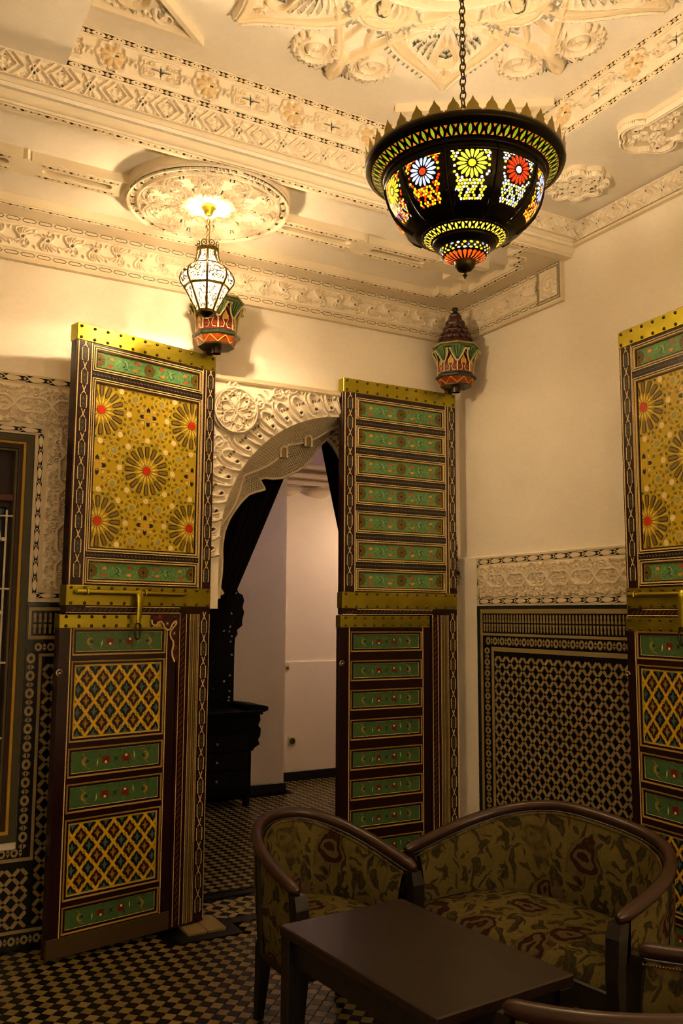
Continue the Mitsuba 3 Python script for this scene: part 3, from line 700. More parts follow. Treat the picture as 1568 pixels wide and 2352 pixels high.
G6(bez((.66, 0), (.72, .012), (.76, .05), (.80, .045), 30), .010, .022, 'o', LO); G6(bez((.80, .045), (.825, .04), (.83, .015), (.832, 0), 20), .010, .022, 'o', LO)
G6(seg((.745, .016), (.76, 0), step=.002), .0045, .012, 'o', SLATE); G6(seg((.775, .026), (.79, 0), step=.002), .0045, .012, 'o', SLATE)
for a in (0, .5, 1.0): G6(seg((.862, .003), (.862 + .045 * math.cos(a), .003 + .045 * math.sin(a)), step=.002), .004, .014, 'o', OCHRE if a == 0 else None)
# S-scroll arms and volutes
arm = np.vstack([bez((.50, .01), (.535, .08), (.545, .16), (.52, .24), 40), bez((.52, .24), (.50, .30), (.445, .30), (.44, .255), 30)])
G6(arm, np.r_[np.linspace(.012, .022, 40), np.linspace(.022, .012, 30)], .024, 'o', LO)
G6(arm + [.024, .012], .0055, .020, 'o', None)
vol = np.vstack([arc((.465, .265), .085, -1.9, 2.3, 60)])
G6(vol, .015, .022, 'f', LO); G6(arc((.465, .265), .112, -1.5, 2.0, 60), .008, .020, 'o'); G6(arc((.465, .265), .064, -1.9, 2.6, 60), .006, .020, 'o')
G6(arc((.455, .262), .030, -1.4, 2.4, 24), .004, .004, 'o', SLATE)
for t in np.linspace(-1.3, 1.7, 12): G6(seg((.465 + .135 * math.cos(t), .265 + .135 * math.sin(t)), (.465 + .16 * math.cos(t + .1), .265 + .16 * math.sin(t + .1)), step=.003), .005, .008, 'o', SLATE * .6 + STUC * .4)
# between the hearts: bud on a stem and two scrolls (axis turned by 30 degrees)
def G6m(c, r, h, prof='o', col=None, flip=True):
    p, rr = grp(c, r, 6, -math.radians(57.7) + PI / 6, flip); R.append((p, rr, h, prof, col))
G6m(bez((.60, .17), (.70, .13), (.80, .05), (.90, .02), 50), np.linspace(.012, .016, 50), .022, 'o', LO)
G6m(bez((.88, 0), (.95, .01), (.99, .03), (1.02, .004), 40), .020, .026, 'o', LO)
G6m(bez((.89, .03), (.95, .05), (1.0, .05), (1.035, .01), 30), .005, .018, 'o', SLATE * .5 + STUC * .5)
for sp in (0, 1): 
    G6m(spiral((.885, .135), .098, .012, -2.5, 2.1, 170), np.linspace(.0105, .005, 170), .020, 'o', None)
    break
G6m(spiral((.885, .135), .080, .010, -2.5, 1.9, 150), np.linspace(.008, .003, 150), .007, 'f', LO)
for t in np.linspace(-2.6, 2.4, 16): G6m(arc((.885 + .092 * math.cos(t), .135 + .092 * math.sin(t)), .009, t, t + 3.6, 8), .0042, .024, 'o', OCHRE * .3 + STUC * .7)
G6m(bez((.93, .055), (.99, .06), (1.02, .09), (1.0, .075), 16), .010, .016, 'o', None)
for t in range(4): G6m(seg((1.0 + .004 * t, .035 + .018 * t), (1.02 + .002 * t, .040 + .020 * t), step=.003), .004, .006, 'o', SLATE)
G6m(bez((.62, .02), (.68, .03), (.74, .03), (.78, .06), 20), .010, .016, 'o', LO)
for r_, w_ in ((.46, .012), (.40, .010), (.16, .014), (.10, .012)): R.append((arc((0, 0), r_, 0, 2 * PI, 400), w_, .024, 'o', None))
for k in range(24): R.append((seg((.17 * math.cos(k * PI / 12), .17 * math.sin(k * PI / 12)), (.38 * math.cos(k * PI / 12 + .06), .38 * math.sin(k * PI / 12 + .06)), step=.006), .014, .018, 'o', LO if k % 2 else None))
g = carve_c(2.16, 2.16, .0046, R)
Z = g[4]; mk = np.pad(Z, 1)
act = np.zeros_like(Z, bool)
for a in (-1, 0, 1):
    for b in (-1, 0, 1): act |= mk[1 + a:1 + a + Z.shape[0], 1 + b:1 + b + Z.shape[1]] > 1e-4
xx, yy = np.meshgrid(g[2] + 1.716, 2.215 - g[3], indexing='ij')
act &= (xx > X_COF0 + .01) & (xx < X_COF1 - .01) & (yy > Y_COF0 + .01) & (yy < Y_BEAM - .02)
act |= (g[5] != STUC).any(-1) & (np.abs(xx - 1.72) < 1.05)
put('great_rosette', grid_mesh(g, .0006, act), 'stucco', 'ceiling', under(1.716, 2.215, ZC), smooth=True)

# ---- corner triangles of the sunken panel
for sx, x0, Lx in ((1, X_COF0 + .03, .50), (-1, X_COF1 - .03, .62)):
    y0 = Y_BEAM - .19
    tri = Polygon([(0, 0), (Lx, 0), (0, .42)])
    m = MB()
    rim = tri.difference(tri.buffer(-.022, join_style=2))
    G = [(spiral((.17, .13), .10, .01, .5, 2.0, 120), .011, .016, 'o', LO), (spiral((.31, .06), .045, .006, 3, 1.4, 60), .008, .014, 'o', None), (spiral((.07, .27), .04, .006, 1, 1.4, 60), .008, .014, 'o', None)]
    for k in range(16): t = k / 16 * 6.28; G.append((arc((.17 + .12 * math.cos(t), .13 + .10 * math.sin(t)), .018, t - 1, t + 2, 10), .0055, .012, 'o', SLATE * .5 + STUC * .5 if k % 3 == 0 else None))
    g = carve(Lx, .42, .004, G)
    inside = np.array([[tri.buffer(-.02).contains(Point(x, y)) for y in g[3][::1]] for x in g[2][::1]])
    Mx = fr((x0, y0, ZC), (sx, 0, 0), (0, -1, 0), (0, 0, -1))
    V, F, C = grid_mesh(g, .004, inside); m.add(V, F if sx > 0 else F, C); m.prism(rim, 0, .042, (226, 214, 190))
    put('corner_ornament', m, 'stucco', 'ceiling', Mx)

# ---- cloud-shaped rosettes on the side soffit
def cloud_rosette(cx, cy, shape, rot, seed):
    r = random.Random(seed); minx, miny, maxx, maxy = shape.bounds
    b1 = np.asarray(shape.exterior.segmentize(.003).coords); G = []
    for off, h in ((-.008, .016), (-.022, .016)):
        q = shape.buffer(off)
        for p in polys(q): G.append((np.asarray(p.exterior.segmentize(.002).coords), .0048, h, 'f', None))
    for k in range(230):
        x, y = r.uniform(minx, maxx), r.uniform(miny, maxy)
        if not shape.buffer(-.035).contains(Point(x, y)): continue
        if k % 3 == 0: G.append((spiral((x, y), r.uniform(.011, .019), .003, r.uniform(0, 6), r.choice((-1, 1)) * 1.4, 50), .0038, .010, 'o', None))
        else:
            a = r.uniform(0, 6.28); l = r.uniform(.014, .035); G.append((bez((x, y), (x + l * math.cos(a), y + l * math.sin(a)), (x + l * math.cos(a + 1), y + l * math.sin(a + 1)), (x + 1.5 * l * math.cos(a + 1.2), y + 1.5 * l * math.sin(a + 1.2)), 24), np.linspace(.0048, .002, 24), .010, 'o', None))
        if k % 6 == 0: G.append((np.array([(x, y)]), .007, .003, 'p', lin((88, 80, 60))))
    g = carve(maxx - minx, maxy - miny, .0035, [(p - [minx, miny], a, b, c, d) for p, a, b, c, d in G])
    from shapely import contains_xy
    X, Y = np.meshgrid(g[2] + minx, g[3] + miny, indexing='ij')
    V, F, C = grid_mesh(g, .026, contains_xy(shape, X, Y)); V[:, :2] += [minx, miny]
    m = MB().add(V, F, C); m.prism(shape.buffer(.002), 0, .0265, (226, 214, 190))
    k = rz(rot)
    put('soffit_rosette', m, 'stucco', 'ceiling', under(cx, cy, ZS) @ k)
cl = unary_union([sbox(-.11, -.34, .13, .34), ell(.10, .08, (.0, .36), 20), ell(.085, .09, (-.075, .30), 20), ell(.085, .08, (.09, .315), 20), ell(.08, .13, (.14, .12), 20), ell(.08, .13, (.14, -.14), 20), ell(.10, .08, (.0, -.36), 20), ell(.085, .08, (.09, -.315), 20), ell(.085, .09, (-.075, -.30), 20)])
cloud_rosette(3.075, 2.30, affinity.scale(cl, 1, -1, origin=(0, 0)), 0, 3)
c2 = unary_union([ell(.075, .055, (.085 * math.cos(k * PI / 4), .085 * math.sin(k * PI / 4)), 16, k * PI / 4) for k in range(8)] + [ell(.1, .1)])
cloud_rosette(3.13, 3.11, affinity.scale(c2, 1.05, .95), PI / 4, 6)

# ---- round medallion above the lantern
MR_ = .405; DEP = ZA - 3.61
G = []
G.append((arc((0, 0), MR_ - .010, 0, 2 * PI, 700), .008, .012, 'f', None)); G.append((arc((0, 0), MR_ - .058, 0, 2 * PI, 700), .007, .012, 'f', None))
for k in range(30):
    a = k * 2 * PI / 30; G.append((seg(((MR_ - .036) * math.cos(a), (MR_ - .036) * math.sin(a)), ((MR_ - .030) * math.cos(a), (MR_ - .030) * math.sin(a)), step=.002), .007, .008, 'o', lin((70, 66, 56))))
    for s_ in (-1, 1): G.append((arc(((MR_ - .034) * math.cos(a + s_ * .06), (MR_ - .034) * math.sin(a + s_ * .06)), .009, a, a + 4, 10), .0038, .008, 'o', None))
p, rr = grp(arc((.235, 0), .118, -1.9, 1.9, 60), .008, 8, 0, False); G.append((p, rr, .010, 'f', None))
p, rr = grp(arc((.235, 0), .098, -1.9, 1.9, 60), .0045, 8, 0, False); G.append((p, rr, .008, 'o', None))
for c, w in ((bez((.08, .0), (.15, .05), (.20, .07), (.24, .03), 40), .0048), (spiral((.255, .045), .030, .006, 0, 1.3, 40), .0038), (spiral((.19, .030), .022, .005, 2, -1.3, 40), .0045), (bez((.30, .0), (.31, .03), (.30, .06), (.27, .075), 20), .005), (bez((.10, .05), (.12, .045), (.14, .055), (.13, .035), 14), .005)):
    p, rr = grp(c, w, 8); G.append((p, rr, .008, 'o', None))
for q_ in range(9):
    rq = random.Random(q_); x_, y_ = rq.uniform(.10, .33), rq.uniform(-.0, .085)
    p, rr = grp(spiral((x_, y_), .017, .003, rq.uniform(0, 6), rq.choice((-1, 1)) * 1.2, 30), .0034, 8); G.append((p, rr, .0075, 'o', None))
for c in (seg((.285, .004), (.315, .012), step=.002), seg((.20, .062), (.222, .072), step=.002), seg((.165, .0), (.185, .002), step=.002)):
    p, rr = grp(c, .0028, 8); G.append((p, rr, .003, 'p', SLATE))
for c in (seg((.13, .03), (.15, .04), step=.002), seg((.30, .055), (.31, .045), step=.002)):
    p, rr = grp(c, .0036, 8); G.append((p, rr, .003, 'p', OCHRE))
g = carve_c(.88, .88, .0034, G)
X, Y = np.meshgrid(g[2], g[3], indexing='ij')
m = MB(); V, F, C = grid_mesh(g, ZA - 3.622, np.hypot(X, Y) < MR_ - .002); m.add(V, F, C)
m.lathe([(MR_, -.02), (MR_ + .004, .03), (MR_, ZA - 3.622 - .006), (MR_ - .004, ZA - 3.622 + .004), (MR_ - .012, ZA - 3.622)], (216, 204, 180), 96)
put('lamp_medallion', m, 'stucco', 'ceiling', under(1.465, 3.95, ZA))

# ================================================================ the arched doorway
PM = back(ax, 4.56, az)                 # panel frame, origin at the arch's centre
sp = sbox(-.915, -1.0, .755, .95).difference(Polygon([(-ar - .07, -3), (-ar - .07, -.08), (-ar, -.08)] + [(ar * math.cos(t), ar * math.sin(t)) for t in np.linspace(PI, 0, 50)] + [(ar, -3)]))
put('arch_panel', MB().prism(sp, -.045, 0, (220, 208, 182)), 'stucco', 'wall_back', PM)
put('arch_cornice', MB().bbox((-.93, .935, -.045), (.77, .970, .028), (206, 190, 160), .008), 'stucco', 'wall_back', PM)
G = []
r = random.Random(12)
NA = 26
for k in range(NA + 1):                  # radial loops with drops around the arch
    t = PI * k / NA; u = np.array([math.cos(t), math.sin(t)]); n = np.array([-u[1], u[0]])
    f = lambda a, b: u * (ar + a) + n * b
    G.append((bez(f(.012, -.05), f(.05, -.012), f(.13, -.03), f(.155, .03), 40), .0095, .0155, 'f', None))
    G.append((bez(f(.155, .03), f(.14, .075), f(.08, .05), f(.035, .028), 30), .0085, .0155, 'f', None))
    G.append((bez(f(.035, .028), f(.02, .005), f(.075, -.0), f(.062, .022), 30), .007, .0155, 'f', None))
    G.append((np.array([f(.050, .020)]), (.009), 0, 'p', lin((92, 80, 58))))  # drop and dot holes are flat brown paint, shade put into the colour
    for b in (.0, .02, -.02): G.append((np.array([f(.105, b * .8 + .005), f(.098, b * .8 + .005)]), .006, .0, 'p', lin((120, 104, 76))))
    G.append((bez(f(.0, .052), f(.06, .060), f(.12, .10), f(.17, .06), 36), .006, .012, 'f', None)); G.append((bez(f(.165, -.03), f(.20, -.01), f(.22, .04), f(.19, .07), 30), .0075, .013, 'f', None))
    for b_ in (-.035, .05): G.append((bez(f(.17, b_), f(.195, b_ + .015), f(.225, b_), f(.25, b_ + .02), 20), np.linspace(.008, .004, 20), .012, 'o', None))
    if k % 2 == 0: G.append((spiral(f(.20, .02), .038, .008, t, 1.5, 60), .0075, .013, 'f', None))
    else: G.append((arc(f(.205, 0), .032, 0, 2 * PI, 40), .0065, .013, 'f', None)); G.append((star(6, .022, .010, t, f(.205, 0)).exterior.segmentize(.003).coords, .004, .011, 'o', None))
for k in range(90):
    x, y = r.uniform(-.90, .74), r.uniform(-.2, .93); d = math.hypot(x, y)
    if d < ar + .24: continue
    if k % 3 == 0: G.append((arc((x, y), .045, 0, 2 * PI, 50), .006, .012, 'f', None)); G.append((star(6, .030, .014, r.uniform(0, 1), (x, y)).exterior.segmentize(.003).coords, .004, .011, 'o', None))
    else: G.append((spiral((x, y), r.uniform(.026, .045), .008, r.uniform(0, 6), r.choice((-1, 1)) * 1.4, 60), .0075, .012, 'f', None))
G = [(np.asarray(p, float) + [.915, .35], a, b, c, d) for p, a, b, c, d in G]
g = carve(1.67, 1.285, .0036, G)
X, Y = np.meshgrid(g[2] - .915, g[3] - .35, indexing='ij')
msk = np.where(Y > 0, np.hypot(X, Y) > ar - .001, np.abs(X) > ar - .001)
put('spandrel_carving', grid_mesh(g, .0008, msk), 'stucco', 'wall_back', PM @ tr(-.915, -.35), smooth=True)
# raised roundel
rc = (-.753, .768); G = []
for k in range(6):
    a = k * PI / 3 + .26; G.append((arc((.062 * math.cos(a), .062 * math.sin(a)), .062, 0, 2 * PI, 90), .0042, .012, 'f', None))
    G.append((arc((.060 * math.cos(a + .52), .060 * math.sin(a + .52)), .030, 0, 2 * PI, 50), .0034, .010, 'o', None))
    for j in (-.5, 0, .5): G.append((seg((.02 * math.cos(a), .02 * math.sin(a)), (.115 * math.cos(a + j * .5), .115 * math.sin(a + j * .5)), step=.002), .0028, .009, 'o', None))
G += [(arc((0, 0), .128, 0, 2 * PI, 160), .006, .012, 'f', None), (arc((0, 0), .022, 0, 2 * PI, 40), .003, .011, 'o', None)]
for k in range(18): G.append((np.array([(.085 * math.cos(k * .349), .085 * math.sin(k * .349))]), .006, .0, 'p', lin((110, 96, 70))))
g = carve_c(.28, .28, .0026, G); X, Y = np.meshgrid(g[2], g[3], indexing='ij')
m = MB().add(*grid_mesh(g, .035, np.hypot(X, Y) < .134))
m.lathe([(.139, -.0), (.140, .03), (.134, .036), (.130, .036)], (206, 192, 164), 64)
put('roundel', m, 'stucco', 'wall_back', PM @ tr(*rc))

# perforated lobed soffit: two tiers of curved plaster hanging into the arch
pol = np.array([(201, .735), (198, .745), (194.3, .740), (189, .712), (185.3, .700), (178, .700), (172, .696), (165, .684), (159, .666), (153, .650), (147.7, .633), (142.5, .596), (139, .572), (138.4, .586), (137.2, .640), (134, .622), (130, .582), (124.2, .552), (118, .548), (112, .552), (107, .563), (103, .588), (99.3, .622), (96.5, .660), (94, .692), (90, .735)])
NPH = 560
phis = np.linspace(201, 90, NPH); rin = np.interp(-phis, -pol[:, 0], pol[:, 1])
def midr(ph):
    s_ = np.abs(np.sin(np.radians((ph - 90) * 6.5)))
    base = np.interp(-ph, [-201, -180, -150, -120, -90], [.790, .770, .735, .690, .770])
    return np.minimum(.81, base - .050 * s_ + .026)
rmid = np.maximum(midr(phis), rin + .02)
rout = np.full_like(phis, ar - .002)
def soffit(ra, ya, rb, yb, nr, hole, flip):
    t = np.linspace(0, 1, nr); A = np.radians(phis)
    if flip: A = PI - A
    rr = ra[:, None] * (1 - t) + rb[:, None] * t; bulge = np.sin(PI * t) * .012
    dep = ya * (1 - t) + yb * t; dep = np.repeat(dep[None], len(phis), 0)
    sarc = np.cumsum(np.r_[0, np.abs(np.diff(A)) * .72]); u = sarc / hole; v = t * (np.hypot(.13, .12)) / (hole * .866)
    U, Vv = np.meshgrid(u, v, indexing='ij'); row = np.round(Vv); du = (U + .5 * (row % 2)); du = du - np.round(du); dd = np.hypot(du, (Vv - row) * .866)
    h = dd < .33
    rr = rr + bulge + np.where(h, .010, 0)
    C = np.where(h[..., None], lin((70, 58, 40)), lin((214, 200, 172)))  # shallow dimples coloured dark, standing in for the shade of deep holes
    P = np.stack([rr * np.cos(A)[:, None], rr * np.sin(A)[:, None], -dep], -1)
    low = (A < 0) | (A > PI)
    n0, n1 = P.shape[:2]; i, j = np.meshgrid(np.arange(n0 - 1), np.arange(n1 - 1), indexing='ij')
    q = np.stack([i * n1 + j, (i + 1) * n1 + j, (i + 1) * n1 + j + 1, i * n1 + j + 1], -1).reshape(-1, 4)
    return P.reshape(-1, 3), np.vstack([q[:, [0, 1, 2]], q[:, [0, 2, 3]]]), C.reshape(-1, 3), P[:, -1]
for flip in (False, True):
    phis = np.linspace(201, 90, NPH if not flip else 150); rin = np.interp(-phis, -pol[:, 0], pol[:, 1]); rmid = np.maximum(midr(phis), rin + .02); rout = ar - .002 + np.clip((phis - 184) / 17, 0, 1) * .115
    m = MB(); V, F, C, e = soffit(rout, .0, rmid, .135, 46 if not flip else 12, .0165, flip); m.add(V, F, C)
    m.tube(e + [0, 0, -.004], .0085, (226, 212, 184), 6, up=(0, 0, 1), caps=True)
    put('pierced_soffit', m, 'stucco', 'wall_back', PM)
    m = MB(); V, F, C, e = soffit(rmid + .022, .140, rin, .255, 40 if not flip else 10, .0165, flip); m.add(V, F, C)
    m.tube(e + [0, 0, -.003], .009, (224, 210, 182), 6, up=(0, 0, 1))
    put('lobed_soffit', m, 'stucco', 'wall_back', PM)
    A = np.radians(phis) if not flip else PI - np.radians(phis)
    bk = Polygon(np.vstack([np.c_[rin * np.cos(A), rin * np.sin(A)], np.c_[(ar + .01) * np.cos(A), (ar + .01) * np.sin(A)][::-1]])).buffer(0)
    put('arch_backing', MB().prism(bk, -.29, -.262, (200, 186, 158)), 'stucco', 'wall_back', PM)
for ph in (122, 107, 58, 73):                     # small arched niches on the step
    a = math.radians(ph); rr = midr(np.array([ph if ph > 90 else 180 - ph]))[0] + .012
    c = np.array([rr * math.cos(a), rr * math.sin(a)])
    nch = np.r_[[(-.022, -.045)], arc((0, 0), .022, PI, 0, 12), [(.022, -.045)]]
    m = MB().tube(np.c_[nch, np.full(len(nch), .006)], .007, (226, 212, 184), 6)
    m.prism(Polygon(nch), -.03, -.004, (150, 132, 100))  # niche back coloured darker to imitate the shade of a recess
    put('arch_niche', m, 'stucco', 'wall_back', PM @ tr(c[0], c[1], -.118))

# ================================================================ window on the left
WN = 'window_1'; labels[WN] = {'label': 'dark wooden window with painted panel and pale wrought iron grille', 'kind': 'structure'}
WM = back(0, YB, 0); WX0, WX1, WZ0, WZ1 = -.615, .795, .505, 2.495
DW, OLV, GOLD = (52, 36, 26), (66, 62, 44), (176, 140, 44)
def ring(b, w): return sbox(*b).difference(sbox(b[0] + w, b[1] + w, b[2] - w, b[3] - w))
B0 = (WX0, WZ0, WX1, WZ1)
put('frame', MB().prism(ring(B0, .034), -.16, .028, OLV).prism(ring([WX0 + .034, WZ0 + .034, WX1 - .034, WZ1 - .034], .012), -.16, .014, GOLD).prism(ring([WX0 + .046, WZ0 + .046, WX1 - .046, WZ1 - .046], .02), -.16, -.01, DW).prism(ring([WX0 + .066, WZ0 + .066, WX1 - .066, WZ1 - .066], .010), -.16, -.03, (92, 84, 58)), 'paint', WN, WM)
put('transom', MB().bbox((WX0 + .07, 2.160, -.14), (WX1 - .07, 2.200, -.045), (74, 44, 26), .006), 'paint', WN, WM)
m = MB().box((WX0 + .07, 2.2, -.13), (WX1 - .07, WZ1 - .07, -.09), (38, 24, 18))
leafc = ((150, 118, 40), (176, 120, 44), (120, 104, 44))
for k in range(10):
    x = .60 - .115 * k
    for sy in (1, -1):
        cy = 2.318 + sy * .052
        m.prism(Point(x, cy).buffer(.048, quad_segs=6).difference(Point(x - .02, cy - sy * .018).buffer(.036, quad_segs=6)), -.09, -.082, leafc[(k + (sy > 0)) % 3])
    m.prism(Polygon(mv([(-.05, 0), (0, .022), (.05, .006), (0, -.012)], x - .055, 2.318, .3)), -.09, -.083, leafc[(k + 1) % 3])
put('painted_panel', m, 'paint', WN, WM)
put('pane', MB().box((WX0 + .05, WZ0 + .05, -.150), (WX1 - .05, 2.17, -.145), (10, 10, 14)), 'glaze', WN, WM)
put('casement', MB().prism(ring([WX0 + .07, WZ0 + .07, WX1 - .07, 2.165], .03), -.145, -.09, (34, 24, 20)), 'paint', WN, WM)
IR = (196, 188, 172)
gr = MB(); gx = .690; zg = -.040
for x in (gx, gx - .36, gx - .72, gx - 1.08): gr.tube([(x, .60, zg), (x, 2.115, zg)], .0055, IR, 6)
for z in (2.085, 1.72, 1.355, .99, .655): gr.tube([(gx + .03, z, zg), (WX0 + .09, z, zg)], .0052, IR, 6)
put('grille', gr, 'paint', WN, WM)
for i in range(3):
    xa = gx - .36 * i
    for z0 in (2.085, 1.72, 1.355, .99):
        s = MB(); cx, cz = xa - .18, z0 - .18
        for sx in (1, -1):
            for k, (r0, r1) in enumerate(((.105, .02),)):
                s.tube(np.c_[spiral((cx + sx * .075, cz + .065), .092, .022, PI / 2 if sx > 0 else PI / 2, -sx * 1.35, 40), np.full(40, zg)], .0045, IR, 5)
                s.tube(np.c_[spiral((cx + sx * .10, cz - .09), .062, .012, -PI / 2, sx * 1.5, 34), np.full(34, zg)], .0042, IR, 5)
            s.box((cx + sx * .172 - .012, cz + .06 - .006, zg - .008), (cx + sx * .172 + .012, cz + .072, zg + .008), IR)
        put('scroll', s, 'paint', WN + '__grille', WM)

# ================================================================ the hall beyond
slab('wall_hall_back', (3.2, 7.86, -.05), (5.5, 8.0, 3.5), kind='structure')
put('dado_step', MB().bbox((3.2, 7.835, 0), (5.5, 7.87, 1.145), (206, 194, 168), .01), 'plaster', 'wall_hall_back')
slab('wall_hall_pier', (-1.35, 7.38, -.05), (3.585, 8.0, 3.5), kind='structure')
slab('wall_hall_right', (5.4, 4.8, -.05), (5.5, 8.0, 3.5), kind='structure'); slab('wall_hall_left', (-1.35, 4.9, -.05), (-1.25, 7.5, 3.5), kind='structure')
slab('ceiling_hall', (-1.35, 4.9, 3.3), (5.5, 8.0, 3.4), kind='structure')
slab('wall_hall_front', (XR + .2, 4.85, -.05), (5.5, 4.94, 3.4), kind='structure')
put('baseboard_hall_back', MB().bbox((3.55, 7.82, 0), (5.4, 7.836, .085), (26, 26, 30), .003), 'glaze', kind='structure')
put('baseboard_hall_pier', MB().bbox((-1.2, 7.355, 0), (3.60, 7.381, .088), (26, 26, 30), .003), 'glaze', kind='structure')
cn = MB()
for k, (z, d) in enumerate(((2.84, .03), (2.90, .07), (2.97, .12), (3.06, .18))): cn.bbox((3.5, 7.86 - d, z), (5.45, 7.87, z + .045), (214, 202, 180), .012)
for k in range(6): cn.ball((3.80 + .34 * k, 7.80, 2.83), .10, (206, 192, 168), 2, (1.3, .55, .55))
put('cornice_hall', cn, 'stucco', kind='structure')
k = thing('neon_strip', 'violet light strip along the hall ceiling', 'light strip')
m = MB().tube([(2.6, 6.35, 3.27), (5.2, 6.35, 3.27)], .012, (255, 255, 255), 8); V, F, C = m.arr()
scene[k] = ply((V, F), 'stucco', color=C, emitter={'type': 'area', 'radiance': {'type': 'rgb', 'value': list(NEON_W)}})
hl = thing('hall_lamp', 'white globe lamp hanging in the hall', 'ceiling lamp')
put('base', MB().lathe([(.06, 3.30), (.06, 3.28), (.01, 3.25)][::-1], (190, 170, 120), 20).lathe([(.17, 2.555), (.165, 2.60), (.12, 2.645), (.05, 2.67), (.01, 2.675)], (120, 96, 50), 28).tube([(0, 0, 2.59), (0, 0, 3.26)], .006, (90, 80, 60), 6), 'metal', hl, tr(4.85, 7.0))  # unseen dome shade added over the globe to keep its light off the cornice
bulb('globe', hl, (4.85, 7.0, 2.5), .09, HALL_W)
WS = (206, 196, 150)
k = thing('wall_socket', 'pale wall socket low on the hall wall', 'socket')
put('plate', MB().bbox((3.85, 7.824, .335), (3.925, 7.836, .415), WS, .004), 'paint', k); put('face', MB().lathe([(.0, .008), (.020, .008), (.024, .014), (.028, .014), (.029, 0)], (70, 64, 48), 20), 'paint', k, fr((3.89, 7.826, .375), (1, 0, 0), (0, 0, 1), (0, -1, 0)))
k = thing('light_switch', 'small switch box under the wall ledge in the hall', 'switch')
put('plate', MB().bbox((3.80, 7.820, 1.055), (3.85, 7.836, 1.13), WS, .004), 'paint', k); put('rocker', MB().bbox((3.812, 7.812, 1.065), (3.84, 7.822, 1.095), (90, 84, 64), .003), 'paint', k)

# curtains, tied back to the sides
def curtain(name, label, x_in, x_out, ztop, ztie, xtie, seed):
    n, mrows = 90, 60; s = np.linspace(0, 1, n); t = np.linspace(0, 1, mrows)
    S_, T_ = np.meshgrid(s, t, indexing='ij')
    z = ztop * (1 - T_) + .04 * T_
    k_ = np.clip((ztop - z) / (ztop - ztie), 0, None); kk = np.where(k_ < 1, k_, np.clip(1 - (k_ - 1) * .12, .8, 1))
    xi = x_in + (xtie - x_in) * np.where(k_ < 1, k_ ** 1.05, 1 - (k_ - 1) * .05)
    x = xi * (1 - S_) + x_out * S_
    y = 5.0 + .035 * np.sin(S_ * 40 + .6 * np.sin(T_ * 5)) * (1 - .5 * np.clip(kk, 0, 1))
    V = np.stack([x, y, z], -1).reshape(-1, 3); i, j = np.meshgrid(np.arange(n - 1), np.arange(mrows - 1), indexing='ij')
    q = np.stack([i * mrows + j, (i + 1) * mrows + j, (i + 1) * mrows + j + 1, i * mrows + j + 1], -1).reshape(-1, 4)
    F = np.vstack([q[:, [0, 1, 2]], q[:, [0, 2, 3]]])
    V2 = V + [0, .006, 0]; V = np.vstack([V, V2]); F = np.vstack([F, F[:, ::-1] + n * mrows])
    k = thing(name, label, 'curtain')
    put('cloth', (V, F, np.tile(lin((22, 18, 22)), (len(V), 1))), 'stucco', k)
    put('tieback', MB().tube([(x_out, 4.97, ztie), ((x_out + xtie) / 2, 4.93, ztie - .03), (xtie, 4.96, ztie), (xtie, 5.04, ztie), (x_out, 5.05, ztie)], .018, (40, 32, 30), 6), 'paint', k)
curtain('curtain', 'black curtain swept to the left inside the archway', 2.60, 1.62, 2.94, 1.25, 1.88, 1)
curtain('curtain', 'black curtain falling behind the middle door leaf', 2.63, 3.6, 2.94, 1.5, 2.98, 2)
k = thing('curtain_rod', 'dark curtain rod behind the arch', 'curtain rod')
put('rod', MB().tube([(1.5, 5.0, 2.955), (3.7, 5.0, 2.955)], .014, (50, 40, 30), 10), 'paint', k)
for x in (1.56, 3.64): put('bracket', MB().box((x - .012, 4.93, 2.945), (x + .012, 5.0, 2.965), (50, 40, 30)), 'paint', k)

# carved black console in the hall
K = thing('console_cabinet', 'black carved cabinet with pearl inlay and a tall pierced back in the hall', 'cabinet')
BK = (7, 6, 8)
put('body', MB().bbox((2.45, 6.98, .10), (3.085, 7.34, .755), BK, .004), 'ebony', K)
put('top', MB().bbox((2.38, 6.93, .755), (3.17, 7.35, .79), BK, .006).prism(Polygon([(3.02, .79), (3.19, .765), (3.22, .79), (3.21, .825), (3.04, .845), (3.02, .83)]), -7.34, -6.94, BK) if False else MB().bbox((2.38, 6.93, .755), (3.17, 7.35, .79), BK, .006), 'ebony', K)
put('scroll_end', MB().prism(Polygon([(3.03, .79), (3.185, .775), (3.222, .79), (3.215, .82), (3.05, .842), (3.03, .83)]), 0, .40, BK, bottom=True), 'ebony', K, fr((0, 7.34, 0), (1, 0, 0), (0, 0, 1), (0, -1, 0)))
br = Polygon([(3.08, .75), (3.165, .75), (3.17, .70), (3.15, .66), (3.175, .63), (3.17, .57), (3.15, .54), (3.165, .50), (3.12, .475), (3.10, .45), (3.08, .45)])
put('carved_bracket', MB().prism(br, 0, .34, BK, bottom=True), 'ebony', K, fr((0, 7.33, 0), (1, 0, 0), (0, 0, 1), (0, -1, 0)))
for x in (2.47, 3.03):
    for y in (6.99, 7.29): put('leg', MB().bbox((x, y, 0), (x + .05, y + .045, .11), BK, .004), 'ebony', K)
for i, z in enumerate((.16, .31, .46)):
    d = put('drawer', MB().bbox((2.49, 6.970, z), (3.05, 6.985, z + .135), (20, 17, 18), .004), 'ebony', K)
    put('knob', MB().ball((2.77, 6.962, z + .067), .011, (150, 146, 140), 1), 'paint', d)
edge = [(2.80, .79), (2.80, 1.35), (2.86, 1.62), (2.98, 1.84), (3.035, 1.845), (3.06, 1.79), (3.10, 1.77), (3.115, 1.72), (3.10, 1.66), (3.118, 1.62), (3.10, 1.55), (3.10, 1.50), (3.05, 1.46), (3.06, 1.43), (3.035, 1.39), (3.03, 1.30), (3.03, .79)]
